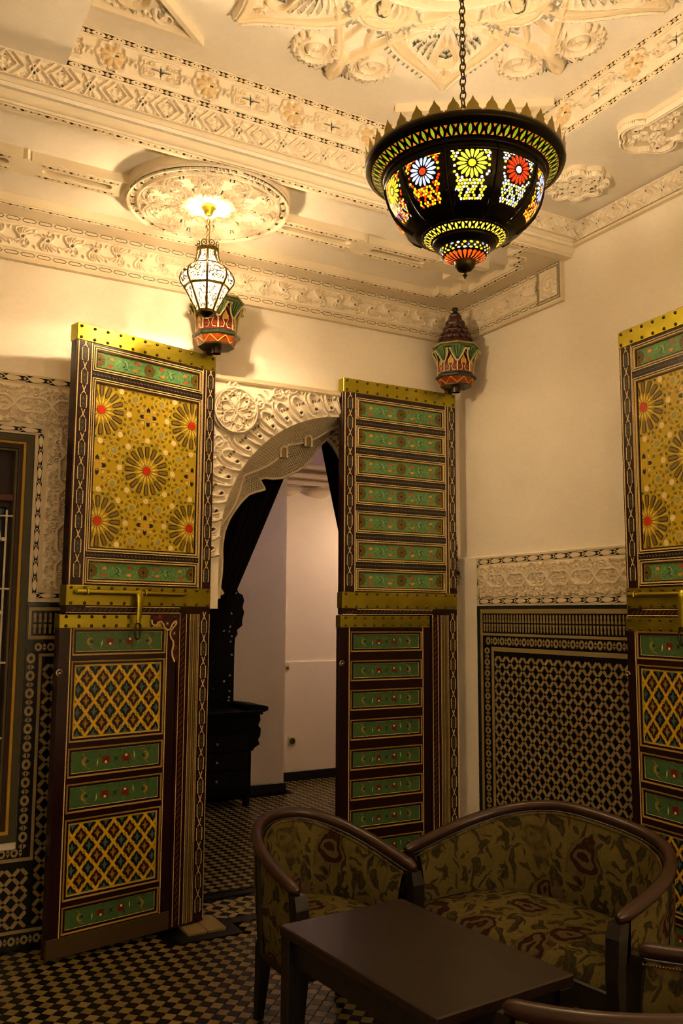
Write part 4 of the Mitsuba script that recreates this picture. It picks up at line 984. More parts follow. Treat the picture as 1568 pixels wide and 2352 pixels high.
bp = Polygon(edge); r = random.Random(9); hs, pearls = [], []
for k_ in range(200):
    x, z = r.uniform(2.82, 3.09), r.uniform(.84, 1.80); h = ell(.011, .007, (x, z), 7, r.uniform(0, 3))
    if bp.buffer(-.014).contains(h) and all(h.distance(q) > .005 for q in hs): hs.append(h)
put('pierced_back', MB().prism(bp.difference(unary_union(hs[::2])), 0, .04, BK, bottom=True), 'ebony', K, fr((0, 7.30, 0), (1, 0, 0), (0, 0, 1), (0, -1, 0)))
pm = MB()
for h in hs[1::4]:
    if abs(h.centroid.x - (2.97 - .06 * abs(h.centroid.y - 1.3))) < .05: pm.prism(h, .04, .042, (190, 186, 190))
pm.prism(Point(3.03, 1.79).buffer(.012, quad_segs=4), .04, .043, (190, 186, 190))
put('pearl_inlay', pm, 'glaze', K, kind='stuff', M=fr((0, 7.30, 0), (1, 0, 0), (0, 0, 1), (0, -1, 0)))

# threshold tiles under the arch, pivot stone
MF = np.eye(4)
put('border_strip', MB().box((1.86, 4.44, -.004), (3.46, 4.52, -.0004), (14, 17, 21)).box((1.60, 4.86, -.004), (3.46, 4.925, -.0004), (14, 17, 21)).prism(sbox(1.535, 4.29, 1.87, 4.60).difference(sbox(1.60, 4.36, 1.81, 4.6)), -.004, -.0004, (14, 17, 21)), 'glaze', 'floor')
zellige('floor', tr(1.62, 4.525, -.003), 1.82, .33, .135, .115, 60, order=lambda x, y: x)
for x in (1.603, 1.707): put('pivot_stone', MB().bbox((x, 4.365, -.004), (x + .101, 4.575, .014), (140, 124, 84), .003), 'glaze', 'floor')
# ================================================================ the painted door leaves
MAR, DKB, CRM, GLD, BEV = (36, 13, 13), (25, 15, 12), (206, 182, 130), (176, 134, 34), (186, 156, 72)
GREEN, BRASSC = (92, 136, 80), (120, 92, 24)
LW, LH = .835, 3.03

def rect_ring(m, x0, y0, x1, y1, w, z, col, z0=-.012):
    m.prism(sbox(x0, y0, x1, y1).difference(sbox(x0 + w, y0 + w, x1 - w, y1 - w)), z0, z, col)
def bevel(m, x0, y0, x1, y1, w, za, zb, col, col2=None):
    a = np.array([(x0, y0), (x1, y0), (x1, y1), (x0, y1)]); b = np.array([(x0 + w, y0 + w), (x1 - w, y0 + w), (x1 - w, y1 - w), (x0 + w, y1 - w)])
    for i in range(4):
        j = (i + 1) % 4
        V = np.array([[*a[i], za], [*a[j], za], [*b[j], zb], [*b[i], zb]])
        m.add(V, [[0, 1, 2], [0, 2, 3]], col)
def frame(m, x0, y0, x1, y1, full=True):
    """cream fillets, dark groove and a gold bevel around a panel; returns the panel's rectangle"""
    if full:
        rect_ring(m, x0, y0, x1, y1, .0045, .004, CRM); rect_ring(m, x0 + .0045, y0 + .0045, x1 - .0045, y1 - .0045, .006, .0012, DKB)
        q = .0105; rect_ring(m, x0 + q, y0 + q, x1 - q, y1 - q, .0045, .004, CRM); q += .0045
        bevel(m, x0 + q, y0 + q, x1 - q, y1 - q, .011, .004, -.009, BEV); q += .011
    else:
        rect_ring(m, x0, y0, x1, y1, .003, .003, (150, 122, 60)); bevel(m, x0 + .003, y0 + .003, x1 - .003, y1 - .003, .013, .003, -.007, (150, 118, 46)); rect_ring(m, x0 + .016, y0 + .016, x1 - .016, y1 - .016, .004, -.005, CRM)
        q = .020
    return x0 + q, y0 + q, x1 - q, y1 - q

def petals(m, n, r0, r1, w, c, z, col, a=0.0, clip=None):
    for k in range(n):
        t = a + 2 * PI * k / n
        p = Polygon(mv([(r0, 0), ((r0 + r1) / 2, w), (r1, 0), ((r0 + r1) / 2, -w)], c[0], c[1], t))
        m.prism(p if clip is None else p.intersection(clip), 0, z, col)
def cpri(m, p, z, col, clip, z0=0.0):
    q = p.intersection(clip)
    if not q.is_empty: m.prism(q, z0, z, col)

def green_upper(w, h, seed=1):
    m = MB(); cl = sbox(0, 0, w, h); r = random.Random(seed)
    m.box((0, 0, -.002), (w, h, 0), GREEN)
    for k in range(int(w * 520)):
        x, y, a = r.uniform(0, w), r.uniform(0, h), r.uniform(0, 6.28); l = r.uniform(.008, .02)
        p = line(mv(bez((0, 0), (.4, .3), (.7, .3), (1, -.1), 6), x, y, a, l), .0028)
        cpri(m, p, .0004, r.choice(((112, 158, 84), (48, 100, 66), (130, 172, 100), (88, 148, 92), (58, 112, 80))), cl)
    for cx in (0.0, w / 2, w):
        c = (cx + (.012 if cx == 0 else -.012 if cx == w else 0), h / 2); R_ = h * .46
        cpri(m, star(22, R_, R_ * .86, 0, c), .0008, (96, 78, 26), cl)
        for k in range(22): cpri(m, Polygon(mv([(R_ * .25, 0), (R_ * .6, .0016), (R_ * .95, 0), (R_ * .6, -.0016)], c[0], c[1], k * 2 * PI / 22)), .0012, (60, 46, 16) if k % 2 else (124, 100, 36), cl)
        for k in range(6): cpri(m, ell(.0022, .0022, (c[0] + R_ * .52 * math.cos(k * 1.05), c[1] + R_ * .52 * math.sin(k * 1.05)), 6), .0016, (150, 72, 30), cl)
        cpri(m, star(8, .0075, .005, 0, c), .002, (18, 18, 14), cl)
    for half in (0, 1):
        for sx, f in ((1, 1), (-1, -1)):
            x0 = w / 2 * half + (w / 4) + f * (-w / 4 + .075 * w / .61) * 1
            for t, col in ((0, (196, 62, 42)), (1, (222, 140, 62))):
                yy = h * (.30 if t == 0 else .62) if (half + (f > 0)) % 2 else h * (.70 if t == 0 else .36)
                b = (x0 + f * .008 * t, yy)
                for k in range(5):
                    a = -PI / 2 + (k - 2) * .62 if yy < h / 2 else PI / 2 + (k - 2) * .62
                    cpri(m, Polygon(mv([(0, 0), (.009, .0042), (.019, .001), (.009, -.003)], b[0], b[1], a)), .0011 + .0001 * k, col, cl)
        xc = w / 4 + w / 2 * half; f = 1 if half == 0 else -1
        cpri(m, line(mv(bez((-.006, .014), (.016, .018), (.012, -.012), (-.004, -.012), 14), xc, h / 2, 0, 1, f), .0042), .0013, (44, 66, 74), cl)
        cpri(m, line(mv(bez((-.006, -.012), (.004, -.010), (.012, -.022), (.020, -.024), 8), xc, h / 2, 0, 1, f), .003), .0013, (44, 66, 74), cl)
        cpri(m, line(mv(arc((.004, .0), .018, -1.2, 2.2, 12), xc, h / 2, 0, 1, f), .0022), .0012, (160, 190, 140), cl)
        for k in range(7): cpri(m, line(mv(bez((.0, 0), (.01, .004), (.018, .002), (.024, -.006), 6), xc + f * .03, h / 2, k * .9, 1, f), .0022), .0010, (140, 180, 110) if k % 2 else (44, 100, 62), cl)
    return m

def green_lower(w, h, seed=1, fl=False):
    m = MB(); cl = sbox(0, 0, w, h); r = random.Random(seed)
    m.box((0, 0, -.002), (w, h, 0), (66, 100, 58))
    for k in range(int(w * 260)):
        x, y, a = r.uniform(0, w), r.uniform(0, h), r.uniform(0, 6.28); l = r.uniform(.008, .018)
        cpri(m, line(mv(bez((0, 0), (.4, .3), (.7, .3), (1, -.1), 6), x, y, a, l), .0024), .0004, r.choice(((80, 120, 76), (40, 70, 48), (50, 84, 52), (74, 108, 60))), cl)
    for f, xs in ((1, (.16, .29, .385)), (-1, (.84, .71, .615))):
        c = (w * xs[0], h / 2)
        cpri(m, Point(c).buffer(h * .21, quad_segs=5).difference(Point(c[0] + f * h * .10, c[1]).buffer(h * .17, quad_segs=5)), .0012, (158, 124, 56), cl)
        cpri(m, line(mv(bez((-.3, .55), (.1, .3), (-.2, .25), (.05, .18), 8), c[0], c[1], 0, h * .75, f, 1 if f > 0 else -1), .0035), .0012, (150, 112, 52), cl)
        cpri(m, line(mv(bez((.35, -.52), (.1, -.4), (-.1, -.4), (-.02, -.24), 8), c[0], c[1], 0, h * .75, f, 1 if f > 0 else -1), .0035), .0012, (150, 112, 52), cl)
        cpri(m, ell(.0052, .0052, (c[0] + f * h * .10, c[1]), 7), .0016, (22, 26, 18), cl)
        x = w * xs[1]; sl_ = .12 * f
        cpri(m, Polygon(mv([(0, -.2), (.035, 0), (0, .2), (-.025, 0)], x, h * (.40 if f > 0 else .60), -sl_, h)), .0014, (206, 206, 132), cl)
        c = (w * xs[2], h * .5); up = 1 if f < 0 else -1
        cpri(m, Polygon(mv([(-.21, -.18), (.21, -.18), (.2, .12), (.0, .25), (-.2, .12)], c[0], c[1], 0, h, 1, up)), .0012, (112, 38, 30), cl)
        for k in (-1, 0, 1): cpri(m, line(mv([(.12 * k, -.17), (.06 * k, .1)], c[0], c[1], 0, h, 1, up), .0022), .0016, (70, 26, 22), cl)
        for k in (-1, 1): cpri(m, line(mv(bez((.16 * k, -.14), (.3 * k, -.18), (.26 * k, .1), (.3 * k, .22), 7), c[0], c[1], 0, h, 1, up), .0024), .0013, (130, 56, 36), cl)
        cpri(m, ell(h * .075, h * .075, (c[0], c[1] + up * h * .12), 8), .0018, (224, 206, 160), cl)
    cpri(m, star(4, h * .2, h * .05, PI / 4, (w / 2, h / 2)), .0012, (38, 54, 32), cl)
    return m

def star_panel(w, h):
    m = MB(); cl = sbox(0, 0, w, h); c0 = np.array([w / 2, h / 2]); r = random.Random(2)
    m.box((0, 0, -.003), (w, h, 0), (182, 154, 26))
    G1, G2, G3 = (202, 176, 62), (142, 120, 30), (116, 98, 26)
    DX, DY = .272, .280
    stars_ = [c0] + [c0 + [sx * DX, sy * DY] for sx in (-1, 1) for sy in (-1, 1)]
    # background straps: lines of 8-fold rosettes
    small = []
    for sx in (-1, 1):
        for sy in (-1, 1):
            small += [c0 + [sx * .080, sy * .200], c0 + [sx * .195, sy * .085]]
            small += [c0 + [sx * .080, sy * .365]]
    def strap(a, b, wd=.0052, z=.0022, col=G1): cpri(m, line([a, b], wd), z, col, cl)
    for s in small:
        for k in range(8):
            t = k * PI / 4 + .39
            d = np.array([math.cos(t), math.sin(t)]); n = np.array([-d[1], d[0]])
            strap(s + d * .017 - n * .010, s + d * .017 + n * .030); strap(s + d * .048 - n * .020, s + d * .048 + n * .020, .0045, .0018)
            cpri(m, ngon(6, .0095, t, tuple(s + d * .034)), .0010, G2 if k % 2 else G3, cl)
            cpri(m, ngon(6, .0085, t, tuple(s + d * .062)), .0010, G3, cl)
        cpri(m, star(8, .015, .010, .2, tuple(s)), .0022, (150, 158, 120), cl)
    for q, hor in ((c0 + [0, .283], 0), (c0 - [0, .283], 0), (c0 + [.283, 0], 1), (c0 - [.283, 0], 1)):
        for k in range(4):
            t = k * PI / 2; d = np.array([math.cos(t), math.sin(t)]); n = np.array([-d[1], d[0]])
            strap(q + d * .016 - n * .050, q + d * .016 + n * .050, .0055, .0026)
            cpri(m, Polygon([tuple(q + d * .026 + n * .009), tuple(q + d * .041 + n * .009), tuple(q + d * .052), tuple(q + d * .041 - n * .009), tuple(q + d * .026 - n * .009), tuple(q + d * .031)]), .0024, (30, 20, 34), cl)
            e = (d + n) * .033
            cpri(m, star(4, .015, .006, PI / 4, tuple(q + e)), .0022, (226, 192, 120), cl)
            strap(q + (d + n) * .062 - (d - n) * .020, q + (d + n) * .062 + (d - n) * .020)
        cpri(m, ngon(8, .013, PI / 8, tuple(q)), .0020, (208, 158, 60), cl)
    for s in stars_:
        cpri(m, Point(s).buffer(.139, quad_segs=10), .0006, (168, 142, 26), cl)
        for k in range(16):
            t = k * PI / 8 + .0; d = np.array([math.cos(t), math.sin(t)]); t2 = t + PI / 16
            pet = [(.064, 0), (.078, .0112), (.122, .0125), (.128, .007), (.128, -.007), (.122, -.0125), (.078, -.0112)]
            cpri(m, Polygon(mv(pet, s[0], s[1], t)), .0022, (60, 30, 20), cl)
            cpri(m, Polygon(mv(np.array(pet) * [.93, .62] + [.006, 0], s[0], s[1], t)), .0030, (124, 106, 46), cl)
            d2 = np.array([math.cos(t2), math.sin(t2)])
            cpri(m, Polygon(mv([(.022, 0), (.045, .0062), (.068, 0), (.045, -.0062)], s[0], s[1], t2)), .0034, (220, 196, 80), cl)
            cpri(m, Polygon(mv([(.024, .001), (.054, .009), (.062, .004), (.026, -.003)], s[0], s[1], t)), .0028, (158, 130, 30), cl)
            cpri(m, line([s + d2 * .062, s + d2 * .132], .0050), .0030, (204, 178, 54), cl)
            cpri(m, star(5, .0085, .0038, t2, tuple(s + d2 * .141)), .0024, (38, 92, 52), cl)
            if k % 2 == 0:
                cpri(m, ngon(6, .0165, t, tuple(s + d * .158)), .0026, (232, 212, 152), cl)
            else:
                cpri(m, ngon(6, .011, t, tuple(s + d * .160)), .0014, G2, cl)
            strap(s + d2 * .150 - np.array([-d2[1], d2[0]]) * .022, s + d2 * .150 + np.array([-d2[1], d2[0]]) * .022, .0045, .0020)
        cpri(m, Point(s).buffer(.0225, quad_segs=7), .0042, (196, 46, 18), cl)
    return m

def lattice_panel(w, h, nx=5.5, ny=3.0):
    m = MB(); cl = sbox(.006, .006, w - .006, h - .006); m.box((0, 0, -.004), (w, h, 0), (158, 134, 30))
    P, Q = w / nx, h / ny / 1.04
    DARK, RED = (18, 26, 26), (44, 24, 20)
    cell = [(0, .42), (.11, .27), (.17, .19), (.30, .16), (.42, 0), (.30, -.13), (.17, -.17), (.12, -.27), (0, -.42), (-.12, -.27), (-.17, -.17), (-.30, -.13), (-.42, 0), (-.30, .16), (-.17, .19), (-.11, .27)]
    pal = [(0, -.20), (.07, -.05), (.2, .06), (.09, .05), (0, .24), (-.09, .05), (-.2, .06), (-.07, -.05)]
    for i in range(-1, int(nx * 2) + 2):
        for j in range(-1, int(ny * 2) + 3):
            if (i + j) % 2: continue
            x, y = (i + .5) * P / 2, h - .012 - j * Q / 2 * .98
            alt = j % 2
            o = Polygon(mv(cell, x, y) if False else [(x + a * P * .98, y + b * Q * .98) for a, b in cell])
            cpri(m, o.buffer(.0045, join_style=2), .0030, (200, 172, 60), cl); cpri(m, o, .0034, DARK if not alt else RED, cl)
            cpri(m, Polygon([(x + a * P, y + b * Q) for a, b in pal]), .0042, (70, 92, 96) if not alt else (146, 116, 44), cl)
            if alt: cpri(m, Polygon([(x + a * P * .5, y + .012 + b * Q * .35) for a, b in pal]), .0046, (150, 70, 36), cl)
            # crossing ribbons
            xx, yy = x + P / 2, y
            for s_ in (1, -1):
                cpri(m, line([(xx - P * .17, yy - s_ * Q * .17), (xx + P * .17, yy + s_ * Q * .17)], .0150), .0036 + .0006 * (s_ > 0), (190, 140, 40), cl)
                cpri(m, line([(xx - P * .17, yy - s_ * Q * .17), (xx + P * .17, yy + s_ * Q * .17)], .0085), .0046 + .0006 * (s_ > 0), (200, 170, 42), cl)
    rect_ring(m, 0, 0, w, h, .007, .0038, (180, 150, 32), 0)
    return m

def stile_chain(hh, w=.040):
    """cream links on a dark stile, upwards from the origin, centred on x = 0"""
    n = max(1, round(hh / .119)); s = hh / n; m = MB()
    u = MB()
    u.prism(Polygon([(-.009, -.27 * s), (.009, -.27 * s), (.012, -.12 * s), (.012, .12 * s), (.009, .27 * s), (-.009, .27 * s), (-.012, .12 * s), (-.012, -.12 * s)]), -.001, .0010, (52, 48, 42))
    u.prism(ell(.0045, .008, (0, .12 * s), 7), 0, .0014, (92, 82, 48)); u.prism(ell(.004, .007, (0, -.10 * s), 7), 0, .0014, (84, 80, 86))
    for sx in (-1, 1):
        u.prism(line([(sx * .0135, .285 * s), (sx * .0165, .25 * s), (sx * .0165, -.22 * s), (sx * .0115, -.265 * s)], .0046), 0, .0018, CRM)
        x = line(mv(bez((-.0115, -.17), (-.001, -.10), (.001, .0), (.0095, .18), 8) if sx < 0 else bez((.0115, -.17), (.001, -.10), (-.001, .0), (-.0095, .18), 8), 0, 0) * [1, s], .0046)
        u.prism(affinity.translate(x, 0, s / 2), 0, .0018 + .0003 * (sx > 0), CRM)
        u.prism(ell(.0045, .012, (sx * .017, s / 2), 6), 0, .0008, (58, 34, 44))
    m.rep(u, [tr(0, (i + .5) * s) for i in range(n)])
    return m

def rope(m, x0, x1, y, hgt, z=0.0):
    m.box((x0, y - hgt / 2, -.01), (x1, y + hgt / 2, z), DKB)
    n = int((x1 - x0) / .020); u = MB().prism(ell(.0095, .0042, (0, 0), 8, -.5), z, z + .0016, (94, 84, 74), shrink=.001)
    m.rep(u, [tr(x0 + (i + .5) * (x1 - x0) / n, y) for i in range(n)])

SH = {}
def sh(name, fn, bsdf='varnish', smooth=False):
    if name not in SH: SH[name] = shared(fn(), bsdf, smooth)
    return SH[name]
def at(par, name, d, m, label=None):
    k = key_of(name, par); scene[k] = {**d, 'to_world': TW(m)}
    if label: labels[k] = {'label': label}
    return k

def plate(rect, holes, z0=-.014, z1=0.0, col=MAR):
    return MB().prism(sbox(*rect).difference(unary_union([sbox(*q) for q in holes])) if holes else sbox(*rect), z0, z1, col)

def leaf(key, label, M, star, wa=0.0, flip_bolt=False):
    labels[key] = {'label': label, 'kind': 'structure'}
    W = LW; X0 = -W
    # boards behind
    at(key, 'board', sh('board', lambda: MB().bbox((X0, 1.60, -.06), (0, LH - .002, -.0125), (34, 15, 14), .004).bbox((-.2045, .02, -.06), (0, 1.602, -.0125), (34, 15, 14), .004)), M)
    xl, xr = -.745, -.086                     # panel field
    ups = ([(2.803, 2.931, 'g'), (1.900, 2.768, 's'), (1.745, 1.872, 'g')] if star else [(1.742 + .1735 * i, 1.742 + .1735 * i + .134, 'g') for i in range(7)])
    holes = [(xl + .024, a + .024, xr - .024, b - .024) for a, b, _ in ups]
    at(key, 'upper_frame', sh('uf%d' % star, lambda: plate((X0, 1.735, 0, 2.945), holes)), M)
    def fillets():
        m = MB()
        for a, b, _ in ups: frame(m, xl, a, xr, b)
        for x in (X0 + .010, xl - .008, xr + .006, -.060): m.box((x - .003, 1.737, -.002), (x + .003, 2.942, .0022), CRM)
        return m
    at(key, 'panel_moulding', sh('fil%d' % star, fillets), M)
    for i, (a, b, t) in enumerate(ups):
        w, h = xr - xl - .052, b - a - .052
        if t == 's': at(key, 'star_panel', sh('star', lambda: star_panel(w, h)), M @ tr(xl + .026, a + .026, -.0085), 'gold panel with sixteen-rayed painted stars')
        else: at(key, 'floral_panel', sh('gu%.3f' % (h), lambda: green_upper(w, h)), M @ tr(xl + .026, a + .026, -.0085), 'narrow green panel painted with flowers')
    for (a0, b0, _), (a1, b1, _) in zip(ups[:-1], ups[1:]):
        lo, hi = min(b0, b1), max(a0, a1); 
        lo, hi = (b1, a0) if a0 > a1 else (b0, a1)
        at(key, 'rope_band', sh('rope%.4f' % (hi - lo), lambda: (lambda m: (rope(m, xl, xr, 0, hi - lo - .004, .0006), m)[1])(MB())), M @ tr(0, (lo + hi) / 2))
    at(key, 'stile_ornament', sh('sc1', lambda: stile_chain(1.19)), M @ tr((X0 + .010 + xl - .008) / 2, 1.745, .0002))
    at(key, 'stile_ornament', sh('sc2', lambda: stile_chain(1.19)), M @ tr(-.030, 1.745, .0002))
    # lower frame at the hinge side
    def low():
        m = plate((-.2045, .02, 0, 1.637), [])
        for x, w, c, z in ((-.190, .003, CRM, .003), (-.150, .003, CRM, .003), (-.126, .003, CRM, .003), (-.118, .006, (120, 100, 58), .006), (-.106, .006, (150, 126, 72), .007), (-.094, .006, (120, 100, 58), .006), (-.082, .006, (150, 126, 72), .007), (-.070, .003, CRM, .003), (-.003, .003, CRM, .002)):
            m.box((x - w / 2, .03, -.005), (x + w / 2, 1.60, z), c)
        n = 46
        for i in range(n): m.prism(line([(-.178, .05 + i * .0335), (-.162, .05 + i * .0335 + .026)], .007), 0, .0018, (94, 44, 34))
        return m
    at(key, 'lower_frame', sh('low', low), M)
    at(key, 'stile_ornament', sh('sc3', lambda: stile_chain(1.55)), M @ tr(-.036, .04, .0002))
    def head():
        m = plate((X0, 1.600, -.20, 1.637), [])
        for y in (1.632, 1.604): m.box((X0 + (.0 if y < 1.62 else .10), y - .002, -.004), (-.19, y + .002, .0022), CRM)
        for i in range(22): m.prism(line([(X0 + .03 + i * .028, 1.612), (X0 + .05 + i * .028, 1.625)], .006), 0, .0016, (84, 60, 40))
        return m
    at(key, 'head_rail', sh('head', head), M)
    # brass straps with studs
    def strap(y0, y1, x0, x1): return MB().bbox((x0, y0, -.064), (x1, y1, .004), BRASSC, .003)
    at(key, 'brass_cap', sh('cap', lambda: strap(2.943, LH, X0 - .003, .002), 'brass_metal'), M)
    at(key, 'brass_strap', sh('strap', lambda: strap(1.638, 1.736, X0 - .003, .002), 'brass_metal'), M)
    stud = sh('stud', lambda: MB().lathe([(.0085, 0), (.0078, .004), (.0050, .0072), (.0005, .0085)], (104, 82, 34), 8), 'metal', True)
    for y0, y1, n, xa, xb in ((2.958, 3.014, 12, X0 + .02, -.02), (1.650, 1.724, 12, X0 + .02, -.02)):
        for i in range(n):
            for y in (y0, y1): put_copy('stud', stud, key, M @ tr(xa + (xb - xa) * i / (n - 1), y, .0035))
    # ---- the wicket
    k_ = np.eye(4); k_[0, 0] = k_[2, 2] = math.cos(wa); k_[0, 2] = math.sin(wa); k_[2, 0] = -math.sin(wa)
    WMx = M @ tr(-.207, 0, 0) @ k_
    wk = f'{key}__wicket'
    wl = -(W + .012 - .207)                    # free edge in the wicket's own frame
    px0, px1 = -.572, -.066
    if star: lows = [(1.398, 1.529, 'g'), (.989, 1.372, 'l'), (.825, .962, 'g'), (.663, .797, 'g'), (.267, .634, 'l'), (.118, .242, 'g')]
    else: lows = [(1.383 - .170 * i, 1.502 - .170 * i, 'g') for i in range(8)]
    scene[wk] = {**sh('wb', lambda: MB().bbox((wl, .02, -.055), (-.001, 1.598, -.015), (30, 9, 11), .003)), 'to_world': TW(WMx)}
    def wplate():
        m = plate((wl + .001, .11, -.002, 1.53), [(px0 + .018, a + .018, px1 - .018, b - .018) for a, b, _ in lows], -.015, -.001, (31, 8, 11))
        for a, b, _ in lows: frame(m, px0, a, px1, b, False)
        for x in (px0 - .010, px1 + .008): m.box((x - .0025, .11, -.003), (x + .0025, 1.53, .0016), CRM)
        return m
    at(wk, 'frame', sh('wp%d' % star, wplate), WMx)
    for i, (a, b, t) in enumerate(lows):
        w, h = px1 - px0 - .040, b - a - .040
        if t == 'l': at(wk, 'lattice_panel', sh('lat%.3f' % h, lambda: lattice_panel(w, h)), WMx @ tr(px0 + .020, a + .020, -.009), 'gold interlace panel with dark cells')
        else: at(wk, 'floral_panel', sh('gl%.3f' % h, lambda: green_lower(w, h)), WMx @ tr(px0 + .020, a + .020, -.007), 'dark green panel with red flowers')
    at(wk, 'brass_strap', sh('wcap%d' % star, lambda: MB().bbox((wl - .002, 1.529 if star else 1.526, -.058), (-.006, 1.596, .003), BRASSC, .002), 'brass_metal'), WMx)
    at(wk, 'kick_plate', sh('kick%d' % star, lambda: MB().bbox((wl, .022, -.056), (-.002, .112, .003), (70, 54, 34), .002), 'paint'), WMx)
    for i in range(10):
        for y in (1.540, 1.584): put_copy('stud', stud, wk, WMx @ tr(wl + .03 + (-.05 - wl) * i / 9, y, .0025))
    hk = at(wk, 'edge_hook', sh('hook', lambda: MB().tube(np.c_[arc((0, 0), .014, 0, 5, 12), np.zeros(12)], .004, (190, 176, 140), 6).ball((0, -.004, .004), .010, (150, 140, 110), 1), 'metal', True), WMx @ tr(wl + .006, 1.32, .006))
    if star:
        # scalloped corner piece over the wicket
        sc = np.array([(-.165, -.033), (-.162, -.05), (-.148, -.060), (-.134, -.055), (-.130, -.043), (-.11, -.038), (-.095, -.053), (-.090, -.068), (-.07, -.083), (-.055, -.080), (-.045, -.06), (-.034, -.044), (-.018, -.036), (-.015, -.050), (-.035, -.072), (-.05, -.09), (-.052, -.108), (-.044, -.128), (-.033, -.140), (-.030, -.155), (-.032, -.17), (-.038, -.195), (-.034, -.22), (-.022, -.245)])
        def corner():
            m = MB(); pg = Polygon(np.vstack([sc, [(0, -.245), (0, 0), (-.165, 0)]])).buffer(0); m.prism(pg, -.012, .004, (58, 24, 22)); m.prism(line(sc, .006, 1, 1), 0, .0085, CRM)
            for x, y, c in ((-.145, -.022, (80, 60, 44)), (-.118, -.018, (140, 40, 34)), (-.072, -.05, (96, 78, 56)), (-.028, -.100, (96, 78, 56)), (-.018, -.175, (130, 40, 34)), (-.018, -.222, (80, 60, 44))):
                petals(m, 8, .003, .013, .004, (x, y), .0062, c); m.prism(ell(.004, .004, (x, y), 8), 0, .0075, (212, 196, 160) if c[0] == 96 else (60, 34, 30))
            return m
        at(key, 'corner_piece', sh('corner', corner, 'paint'), M @ tr(-.200, 1.600, .001))
        # sliding bolt with its hasp
        bk = at(key, 'bolt', sh('rod', lambda: MB().tube([(-.80, 0, 0), (-.795, 0, 0), (-.40, -.002, 0), (-.19, -.004, 0), (-.175, -.004, 0)], [.012, .014, .013, .010, .004], (150, 116, 40), 10), 'brass_metal', True), M @ tr(0, 1.704, .026))
        for x in (-.745, -.425): at(bk, 'staple', sh('staple', lambda: MB().tube(np.c_[np.zeros(14), .020 * np.sin(np.linspace(-.6, PI + .6, 14)), .022 * np.cos(np.linspace(-.6, PI + .6, 14))], .0055, (150, 116, 40), 7, up=(1, 0, 0)), 'brass_metal', True), M @ tr(x, 1.700, .024))
        at(bk, 'hasp', sh('hasp', lambda: MB().tube([(-.460, .012, .004), (-.455, -.02, .012), (-.458, -.07, .014), (-.462, -.15, .012)], [.020, .022, .016, .012], (142, 110, 40), 8, up=(0, 0, 1), sy=.32), 'brass_metal', True), M @ tr(0, 1.704, .026))
        at(bk, 'ring', sh('bring', lambda: MB().tube(np.c_[.016 * np.cos(np.linspace(0, 2 * PI, 17)[:-1]) - .463, .042 * np.sin(np.linspace(0, 2 * PI, 17)[:-1]) - .19, np.zeros(16)], .0055, (70, 58, 36), 7, closed=True), 'metal', True), M @ tr(0, 1.704, .034))
    at(key, 'pivot', sh('pivot', lambda: MB().lathe([(.026, 0), (.026, .035), (.02, .04)], (70, 50, 30), 16).lathe([(.026, -3.03), (.026, -2.99)], (60, 50, 40), 16), 'paint'), M @ fr((-.03, LH, -.03), (1, 0, 0), (0, 0, -1), (0, 1, 0)))

def leafM(hx, hy, th):
    c, s = math.cos(th), math.sin(th)
    return fr((hx, hy, 0), (c, s, 0), (0, 0, 1), (s, -c, 0))
leaf('door_1', 'painted door leaf with gold star panel swung open against the left wall', leafM(1.730, 4.50, math.radians(15)), True, -math.radians(3.2))
leaf('door_2', 'door leaf with rows of narrow green painted panels closing half the archway', leafM(3.392, 4.50, 0), False)
leaf('door_3', 'gold star panelled door leaf cut by the right edge of the picture', leafM(3.342 - LW * .0839, 3.06 - LW * .9965, -PI / 2 - .084), True)

